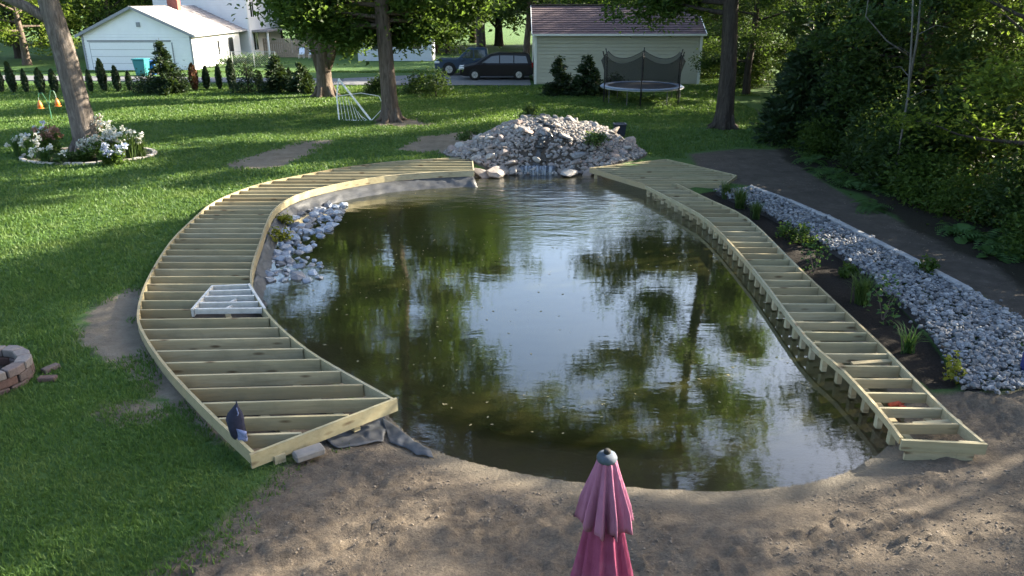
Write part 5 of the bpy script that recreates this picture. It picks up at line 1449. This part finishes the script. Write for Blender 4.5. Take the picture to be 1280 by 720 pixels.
# ---------------------------------------------------------------- vehicles
def vehicle(name, x, y, L, Wd, prof, roof, glass, wheels, paint, label, cat, wr=.34, flip=False, lamp_z=.75, rz=0.0):
    """prof: lower body side outline (x forward of the tail 0..L, z); roof: greenhouse outline; nose points to -X"""
    t = thing(name, (x, y, .28), label, cat)
    def Xf(u): return x + (L / 2 - u)                     # u from tail to nose; nose at -X
    def ext(poly, w0, w1, zlo, zhi):
        n = len(poly); vs = []
        for s in (-1, 1):
            for (u, z) in poly:
                w = lerp(w0, w1, min(1, max(0, (z - zlo) / (zhi - zlo))))
                vs.append((Xf(u), y + s * w / 2, .28 + z))
        fs = [(i, (i + 1) % n, n + (i + 1) % n, n + i) for i in range(n)] + [tuple(range(n)), tuple(range(2 * n - 1, n - 1, -1))]
        return vs, fs
    vs, fs = ext(prof, Wd, Wd * .97, .3, 1.0); mb = MB(); mb.add(vs, fs); body = mb.build('body', paint, t, bevel=.05)
    zl, zh = min(z for _, z in roof), max(z for _, z in roof)
    vs, fs = ext(roof, Wd * .94, Wd * .78, zl, zh); mb = MB(); mb.add(vs, fs); cab = mb.build('cab', paint, t, bevel=.04)
    for g in glass:
        vs = []
        for s in (-1, 1):
            mb = MB(); vv = []
            for (u, z) in g:
                w = lerp(Wd * .94, Wd * .78, (z - zl) / (zh - zl)); vv.append((Xf(u), y + s * (w / 2 + .012), .28 + z))
            mb.add(vv, [tuple(range(len(g)))]); mb.build('window', M['glass_dark'], cab, fix=False)
    for u in wheels:
        for s in (-1, 1):
            yy = y + s * (Wd / 2 - .08)
            mb = MB(); mb.tube([(Xf(u), yy - .13, .28 + wr), (Xf(u), yy + .13, .28 + wr)], wr, 22); wo_ = mb.build('wheel', M['black'], t, bevel=.02)
            mb = MB(); mb.tube([(Xf(u), yy + s * .10, .28 + wr), (Xf(u), yy + s * .142, .28 + wr)], [wr * .66, wr * .60], 16); mb.build('rim', M['rim'], wo_)
            for k in range(5):
                a = k * 1.257; mb = MB(); mb.beam((Xf(u), yy + s * .148, .28 + wr), (Xf(u) + math.cos(a) * wr * .55, yy + s * .148, .28 + wr + math.sin(a) * wr * .55), .012, .05, (0, 1, 0)); mb.build('spoke', M['black'], wo_)
            # arch
            mb = MB(); mb.tube([(Xf(u), y + s * (Wd / 2 - .2), .28 + wr + .02), (Xf(u), y + s * (Wd / 2 + .004), .28 + wr + .02)], wr * 1.14, 22); mb.build('wheel_arch', M['black'], t)
    for s in (-1, 1):
        mb = MB(); mb.box((Xf(L) + .16, y + s * (Wd / 2 - .20), .28 + lamp_z), (.36, .42, .17)); mb.build('headlight', M['lamp_glass'], t, bevel=.04)
        mb = MB(); mb.box((Xf(0) - .04, y + s * (Wd / 2 - .12), .28 + lamp_z + .2), (.12, .22, .34)); mb.build('taillight', M['tail'], t, bevel=.03)
        mb = MB(); mb.box((Xf(L * .66), y + s * (Wd / 2 + .08), .28 + 1.06), (.10, .18, .15)); mb.build('mirror', paint, t, bevel=.03)
    if rz: t.rotation_euler = (0, 0, rz)
    return t
vx = P(622, 98, .25)
vehicle('minivan', vx.x - .1, 53.6, 4.95, 1.9, [(0, .35), (0, .95), (.05, 1.02), (3.75, 1.02), (4.55, .86), (4.92, .68), (4.95, .36), (4.6, .25), (.3, .25)],
        [(.05, .98), (.22, 1.62), (.5, 1.70), (2.3, 1.72), (2.85, 1.62), (3.85, 1.0)],
        [[(.35, 1.08), (.48, 1.52), (1.25, 1.56), (1.25, 1.08)], [(1.32, 1.08), (1.32, 1.56), (2.2, 1.57), (2.2, 1.08)], [(2.27, 1.08), (2.27, 1.57), (2.75, 1.52), (3.45, 1.08)]],
        (.95, 3.9), M['paint_navy'], 'dark plum black minivan parked on the drive beside the shed', 'minivan', .34, rz=0.03)
vehicle('pickup_truck', vx.x - 1.6, 56.9, 5.75, 2.0, [(0, .55), (0, 1.18), (2.0, 1.18), (2.02, 1.12), (4.2, 1.12), (5.55, 1.08), (5.75, .95), (5.75, .5), (5.4, .42), (.2, .45)],
        [(1.95, 1.05), (2.05, 1.78), (2.3, 1.86), (3.35, 1.86), (4.2, 1.08)],
        [[(2.15, 1.18), (2.22, 1.70), (2.95, 1.74), (2.95, 1.18)], [(3.03, 1.18), (3.03, 1.74), (3.3, 1.72), (3.88, 1.18)]],
        (1.05, 4.75), M['paint_blue'], 'steel blue pickup truck parked behind the dark minivan', 'pickup truck', .42, lamp_z=.9)
vehicle('sedan', 3.6, 57.3 + .9, 4.7, 1.8, [(0, .35), (0, .85), (.7, .95), (3.4, .95), (4.5, .78), (4.7, .6), (4.7, .3), (.2, .28)],
        [(.5, .9), (1.15, 1.36), (2.4, 1.40), (3.4, .92)], [[(.9, .98), (1.25, 1.28), (1.9, 1.31), (1.9, .98)], [(1.97, .98), (1.97, 1.31), (2.38, 1.31), (3.0, .98)]],
        (.85, 3.8), M['paint_white'], 'white sedan mostly hidden behind the cream shed corner', 'car', .32, lamp_z=.62)

# ---------------------------------------------------------------- trampoline
tc = on(801, 127); tc.z = .2
tr = thing('trampoline', tc, 'round trampoline with black safety net and blue grey pad on the lawn', 'trampoline')
R_, zt = 2.15, 1.05
mb = MB(); mb.lathe((tc.x, tc.y, zt - .01), [(.001, 0), (R_ - .3, 0), (R_ - .3, -.012), (.001, -.012)], 48); mb.build('mat', M['tramp_mat'], tr)
mb = MB(); vs, fs = [], []
for j in range(48):
    a = j * math.pi / 24
    for r, z in ((R_ - .33, zt + .02), (R_ - .05, zt + .05), (R_ + .06, zt - .03), (R_ - .05, zt - .02), (R_ - .33, zt - .005)): vs.append((tc.x + r * math.cos(a), tc.y + r * math.sin(a), z))
for j in range(48):
    for q in range(5): fs.append((j * 5 + q, j * 5 + (q + 1) % 5, ((j + 1) % 48) * 5 + (q + 1) % 5, ((j + 1) % 48) * 5 + q))
mb.add(vs, fs); mb.build('pad', M['tramp_pad'], tr, smooth=True)
mb = MB(); mb.tube([(tc.x + R_ * math.cos(j * math.pi / 24), tc.y + R_ * math.sin(j * math.pi / 24), zt - .07) for j in range(49)], .025, 6, caps=False); mb.build('frame_ring', M['steel'], tr)
pole_a = [math.radians(d) for d in (20, 80, 140, 200, 260, 320)]
for j, a in enumerate(pole_a):
    x_, y_ = tc.x + (R_ + .05) * math.cos(a), tc.y + (R_ + .05) * math.sin(a)
    o_ = Vector((math.cos(a), math.sin(a), 0))
    b_ = Vector((x_, y_, 0))
    MB().tube([b_ + Vector((0, 0, .22)), b_ + Vector((0, 0, 1.6)) + o_ * .02, b_ + Vector((0, 0, 2.5)) + o_ * .05, b_ + Vector((0, 0, 2.85)) + o_ * .16], .032, 8).build('net_pole', M['pole_black'], tr, smooth=True)
for j in range(4):
    a = math.radians(45 + 90 * j)
    for s in (-.28, .28):
        x_, y_ = tc.x + R_ * .98 * math.cos(a + s), tc.y + R_ * .98 * math.sin(a + s)
        MB().tube([(x_, y_, .22), (x_, y_, zt - .07)], .022, 6).build('leg', M['dull_steel'], tr)
    MB().tube([(tc.x + R_ * .98 * math.cos(a + s * k), tc.y + R_ * .98 * math.sin(a + s * k), .215) for k in (-1, -.5, 0, .5, 1) for s in (.28,)], .022, 6).build('leg_bar', M['dull_steel'], tr)
vs, fs = [], []; NA, NZ = 72, 6
for j in range(NA):
    a = 2 * math.pi * j / NA
    dmin = min(abs((a - q + math.pi) % (2 * math.pi) - math.pi) for q in pole_a); sag = (dmin / (math.pi / 6)) 
    for k in range(NZ):
        u = k / (NZ - 1); top = 2.72 - .42 * (1 - (1 - min(1, sag)) ** 2); r = R_ - .18 - .10 * math.sin(math.pi * u) * min(1, sag) + .22 * u
        vs.append((tc.x + r * math.cos(a), tc.y + r * math.sin(a), lerp(zt, top, u)))
for j in range(NA):
    for k in range(NZ - 1): fs.append((j * NZ + k, ((j + 1) % NA) * NZ + k, ((j + 1) % NA) * NZ + k + 1, j * NZ + k + 1))
mb = MB(); mb.add(vs, fs); mb.build('safety_net', M['net'], tr, smooth=True)
mb = MB(); mb.tube([vs[(j % NA) * NZ + NZ - 1] for j in range(NA + 1)], .014, 5, caps=False); mb.build('net_edge', M['pole_black'], tr)

# dark planter box beside the mound
p = on(774, 170)
t = thing('dark_bucket', p, 'small dark square tub standing behind the rock mound', 'tub')
mb = MB(); vs = [(p.x + sx * s, p.y + sy * s, p.z + z) for z, s in ((-.02, .19), (.46, .23)) for sx, sy in ((-1, -1), (1, -1), (1, 1), (-1, 1))]
mb.add(vs, [(3, 2, 1, 0), (0, 1, 5, 4), (1, 2, 6, 5), (2, 3, 7, 6), (3, 0, 4, 7), (4, 5, 6, 7)]); mb.build('body', simple('dark_blue_plastic', (.02, .024, .036), .5), t)
for s in (-1, 1):
    MB().box((p.x, p.y + s * .225, p.z + .47), (.50, .05, .05)).build('lip', bpy.data.materials['dark_blue_plastic'], t); MB().box((p.x + s * .225, p.y, p.z + .47), (.05, .40, .05)).build('lip', bpy.data.materials['dark_blue_plastic'], t)

# ---------------------------------------------------------------- net goal leaning by the maple
g0 = on(424, 150); g1 = on(464, 151)
t = thing('net_goal', g0, 'white framed ball rebound net standing before the maple trunk', 'goal')
tz0 = g0.z
A0 = Vector((g0.x - .05, g0.y + .1, tz0 + 1.05)); A1 = Vector((g0.x + .05, g0.y + 1.0, tz0 + 1.75))
B1_ = Vector((g1.x, g1.y, tz0 + .02)); B0 = Vector((g0.x, g0.y, tz0 + .02))
MB().tube([B0, A0], .032, 7).build('post', M['trim'], t)
MB().tube([Vector((g0.x + .05, g0.y + .3, tz0 + 1.80)), B1_], .045, 7).build('diagonal_bar', M['trim'], t)
MB().tube([B0, B1_], .022, 7).build('ground_bar', M['trim'], t)
MB().tube([B1_, B1_ + Vector((.55, .4, .55)), B1_ + Vector((.3, .7, 1.0)), B1_ + Vector((-.5, .6, 1.15)), A0], .018, 6).build('back_loop', M['trim'], t)
MB().tube([Vector((g0.x + .05, g0.y + .3, tz0 + 1.80)), A0], .03, 7).build('top_bar', M['trim'], t)
for k in range(1, 9):
    u = k / 9; b_ = B0.lerp(B1_, u); tp2 = A0.lerp(Vector((g1.x - .35, g1.y + .1, tz0 + .95)), u)
    tp2.z = min(tp2.z, tz0 + 1.8 * (1 - (b_.x - g0.x) / (g1.x - g0.x)) + .02)
    MB().tube([b_, tp2], .011, 5).build('net_string', M['trim'], t)

# ---------------------------------------------------------------- bird feeders on a shepherd hook
h0 = on(65, 150); 
t = thing('feeder_hook', h0, 'green double shepherd hook standing behind the flower bed', 'hook')
MB().tube([(h0.x, h0.y, .1), (h0.x, h0.y, 1.05)], .022, 6).build('pole', M['green_metal'], t)
tips = []
for s, nm in ((-1, 0), (1, 1)):
    pts = [(h0.x, h0.y, .8), (h0.x + s * .08, h0.y, 1.15), (h0.x + s * .2, h0.y, 1.42 + .1 * nm), (h0.x + s * .34, h0.y, 1.40 + .1 * nm), (h0.x + s * .40, h0.y, 1.22 + .1 * nm)]
    MB().tube(pts, .014, 5).build('arm', M['green_metal'], t); tips.append(pts[-1])
for i, q in enumerate(tips):
    f = thing('bird_feeder', q, 'orange bird feeder hanging from the ' + ('lower outer' if i == 0 else 'upper trunk side') + ' arm of the hook', 'feeder', 'feeders on the hook')
    MB().tube([(q[0], q[1], q[2]), (q[0], q[1], q[2] - .14)], .008, 5).build('wire', M['steel'], f)
    mb = MB(); mb.lathe((q[0], q[1], q[2] - .55), [(.04, .08), (.09, .11), (.11, .17), (.085, .28), (.05, .36), (.02, .41)], 14); mb.build('reservoir', M['orange'], f, smooth=True)
    mb = MB(); mb.lathe((q[0], q[1], q[2] - .58), [(.03, .08), (.14, .095), (.14, .115), (.05, .13)], 14); mb.build('tray', M['orange'], f)

# ---------------------------------------------------------------- navy bundle on the deck
p = P(297, 545, ZD)
t = thing('navy_bag', (p.x, p.y, ZD), 'dark navy folded bag standing on the near deck rim', 'bag')
mb = MB(); vs, fs = [], []; K = 12
for i, (z, a, b, ox) in enumerate(((-.02, .06, .05, .0), (.04, .09, .07, .0), (.14, .10, .08, -.005), (.25, .095, .075, .0), (.33, .075, .06, .015), (.39, .04, .035, .03), (.44, .012, .012, .045), (.47, .006, .006, .045))):
    for j in range(K):
        an = 2 * math.pi * j / K; w = 1 + .16 * math.sin(3 * an + z * 9) + .08 * math.sin(5 * an - z * 14)
        vs.append((p.x + ox + a * w * math.cos(an), p.y + b * w * math.sin(an), ZD + z))
for i in range(7):
    for j in range(K): fs.append((i * K + j, i * K + (j + 1) % K, (i + 1) * K + (j + 1) % K, (i + 1) * K + j))
fs += [tuple(range(K - 1, -1, -1)), tuple(7 * K + j for j in range(K))]
mb.add(vs, fs); mb.build('body', M['navy_cloth'], t, smooth=True)
mb = MB(); mb.tube([(p.x + .06, p.y - .06, ZD + .42), (p.x + .085, p.y - .09, ZD + .36), (p.x + .07, p.y - .09, ZD + .33)], [.006, .008, .006], 5); mb.build('strap', M['pale_cloth'], t)
mb = MB(); vs = []
for i in range(5):
    for j in range(4):
        vs.append((p.x + .035 + .11 * j / 3, p.y - .085 - .012 * math.sin(i * 2 + j), ZD - .02 + .17 * i / 4 * (1 - .25 * j / 3)))
mb.add(vs, [(i * 4 + j, i * 4 + j + 1, i * 4 + j + 5, i * 4 + j + 4) for i in range(4) for j in range(3)])
o = mb.build('patterned_flap', M['pale_cloth'], t, smooth=True); md = o.modifiers.new('thickness', 'SOLIDIFY'); md.thickness = .012
# blue thing at the gravel's near edge: folded cushion
p = P(1279, 462, .3)
mb = MB(); mb.box((p.x + .03, p.y, .42), (.10, .16, .30), .3)
tag(mb.build('blue_cushion', simple('blue_vinyl', (.02, .025, .12), .5, .3), bevel=.03), 'dark blue object standing on the gravel at the frame edge', 'cushion')

# ---------------------------------------------------------------- closed pink umbrella
ut = P(759, 566, 2.72); ux, uy = ut.x, ut.y
gz = ground_z(ux, uy)
um = thing('patio_umbrella', (ux, uy, gz), 'closed faded pink patio umbrella with blue grey cap standing on the sand', 'umbrella')
def canopy(name, prof, ribs, seed, mat, depth, hem=0.0, zspread=.02, swirl=0.0):
    rg_ = random.Random(seed); K = ribs * 12; vs, fs = [], []; n = len(prof)
    ph = [rg_.uniform(-.22, .22) for _ in range(ribs)]; am = [rg_.uniform(.65, 1.3) for _ in range(ribs)]
    for i, (z, r) in enumerate(prof):
        u = i / (n - 1)
        for j in range(K):
            a = 2 * math.pi * j / K; rb = j // 12; f = (j % 12) / 12
            fold = math.cos(2 * math.pi * f) * am[rb] * depth * (0.25 + .75 * u) + .25 * depth * u * math.cos(4 * math.pi * f + seed + rb)
            rr = r * (1 + fold + .05 * u * math.sin(a * 23 + z * 6) * math.sin(a * 3 + seed)) + .012 * u * math.sin(a * 2 + seed)
            zz = z + (hem * (math.cos(2 * math.pi * f + 1.0) * am[rb] + .6 * math.sin(a * 1.5 + seed)) if i >= n - 2 else 0) * (1 if i == n - 1 else .4)
            aa = a + swirl * u + ph[rb] * u * .35
            vs.append((ux + rr * math.cos(aa), uy + rr * math.sin(aa), zz))
    for i in range(n - 1):
        for j in range(K): fs.append((i * K + j, i * K + (j + 1) % K, (i + 1) * K + (j + 1) % K, (i + 1) * K + j))
    mb = MB(); mb.add(vs, fs); o = mb.build(name, mat, um, smooth=True)
    md = o.modifiers.new('thickness', 'SOLIDIFY'); md.thickness = .003
    return o
def prof(z0, z1, pts, n=12):
    out = []
    for i in range(n + 1):
        u = i / n; k = u * (len(pts) - 1); a = min(int(k), len(pts) - 2); out.append((lerp(z0, z1, u), lerp(pts[a], pts[a + 1], k - a)))
    return out
canopy('top_tier', prof(2.705, 2.215, [.048, .075, .105, .132, .142]), 10, 3, M['pink'], .30, .022)
canopy('canopy', prof(2.36, 1.05, [.085, .125, .165, .205, .225, .23]), 10, 5, M['pink_deep'], .34, .03, swirl=.25)
MB().tube([(ux, uy, gz + .02), (ux, uy, 2.66)], .022, 10).build('pole', simple('umbrella_pole', (.16, .10, .06), .6), um)
mb = MB(); mb.lathe((ux, uy, 2.66), [(.045, .0), (.060, .008), (.064, .028), (.055, .048), (.034, .058), (.02, .06)], 24); cp_ = mb.build('cap', M['cap_grey'], um, smooth=True)
mb = MB(); mb.lathe((ux, uy, 2.715), [(.022, 0), (.022, .022), (.014, .03)], 14); mb.build('finial', M['black'], cp_, smooth=True)
mb = MB(); mb.lathe((ux, uy, gz - .02), [(.26, 0), (.27, .05), (.22, .09), (.05, .12), (.04, .22)], 24); mb.build('base', M['concrete'], um, smooth=True)

# ---------------------------------------------------------------- clods and pebbles on the beach
rc = np.random.default_rng(14)
cx, cy = np.concatenate([rc.uniform(-4.5, 9.0, 9000), rc.uniform(5.5, 12, 3500)]), np.concatenate([rc.uniform(5.0, 9.0, 9000), rc.uniform(9, 28, 3500)])
okc = ((sdf(beach, cx, cy) < -.1) | (sdf(path, cx, cy) < -.1)) & (sdf(pond, cx, cy) > .25) & (fbm(cx, cy, 1.1, 3, 6) > .47)
rg = random.Random(5)
CL = rock_meshes(4, M['ground'], 420, .7, sub=1)
clod_m = simple('sandy_clods', (.15, .122, .094), .95, .35, 10, obj=False)
o = rock_soup('soil_clods', CL, [(x, y, ground_z(x, y) + .004, rg.choice((.014, .018, .024, .034))) for x, y in zip(cx[okc], cy[okc])], clod_m, None, rg)
tag(o, 'loose clods and pebbles strewn over the bare beach soil', 'soil', kind='stuff')
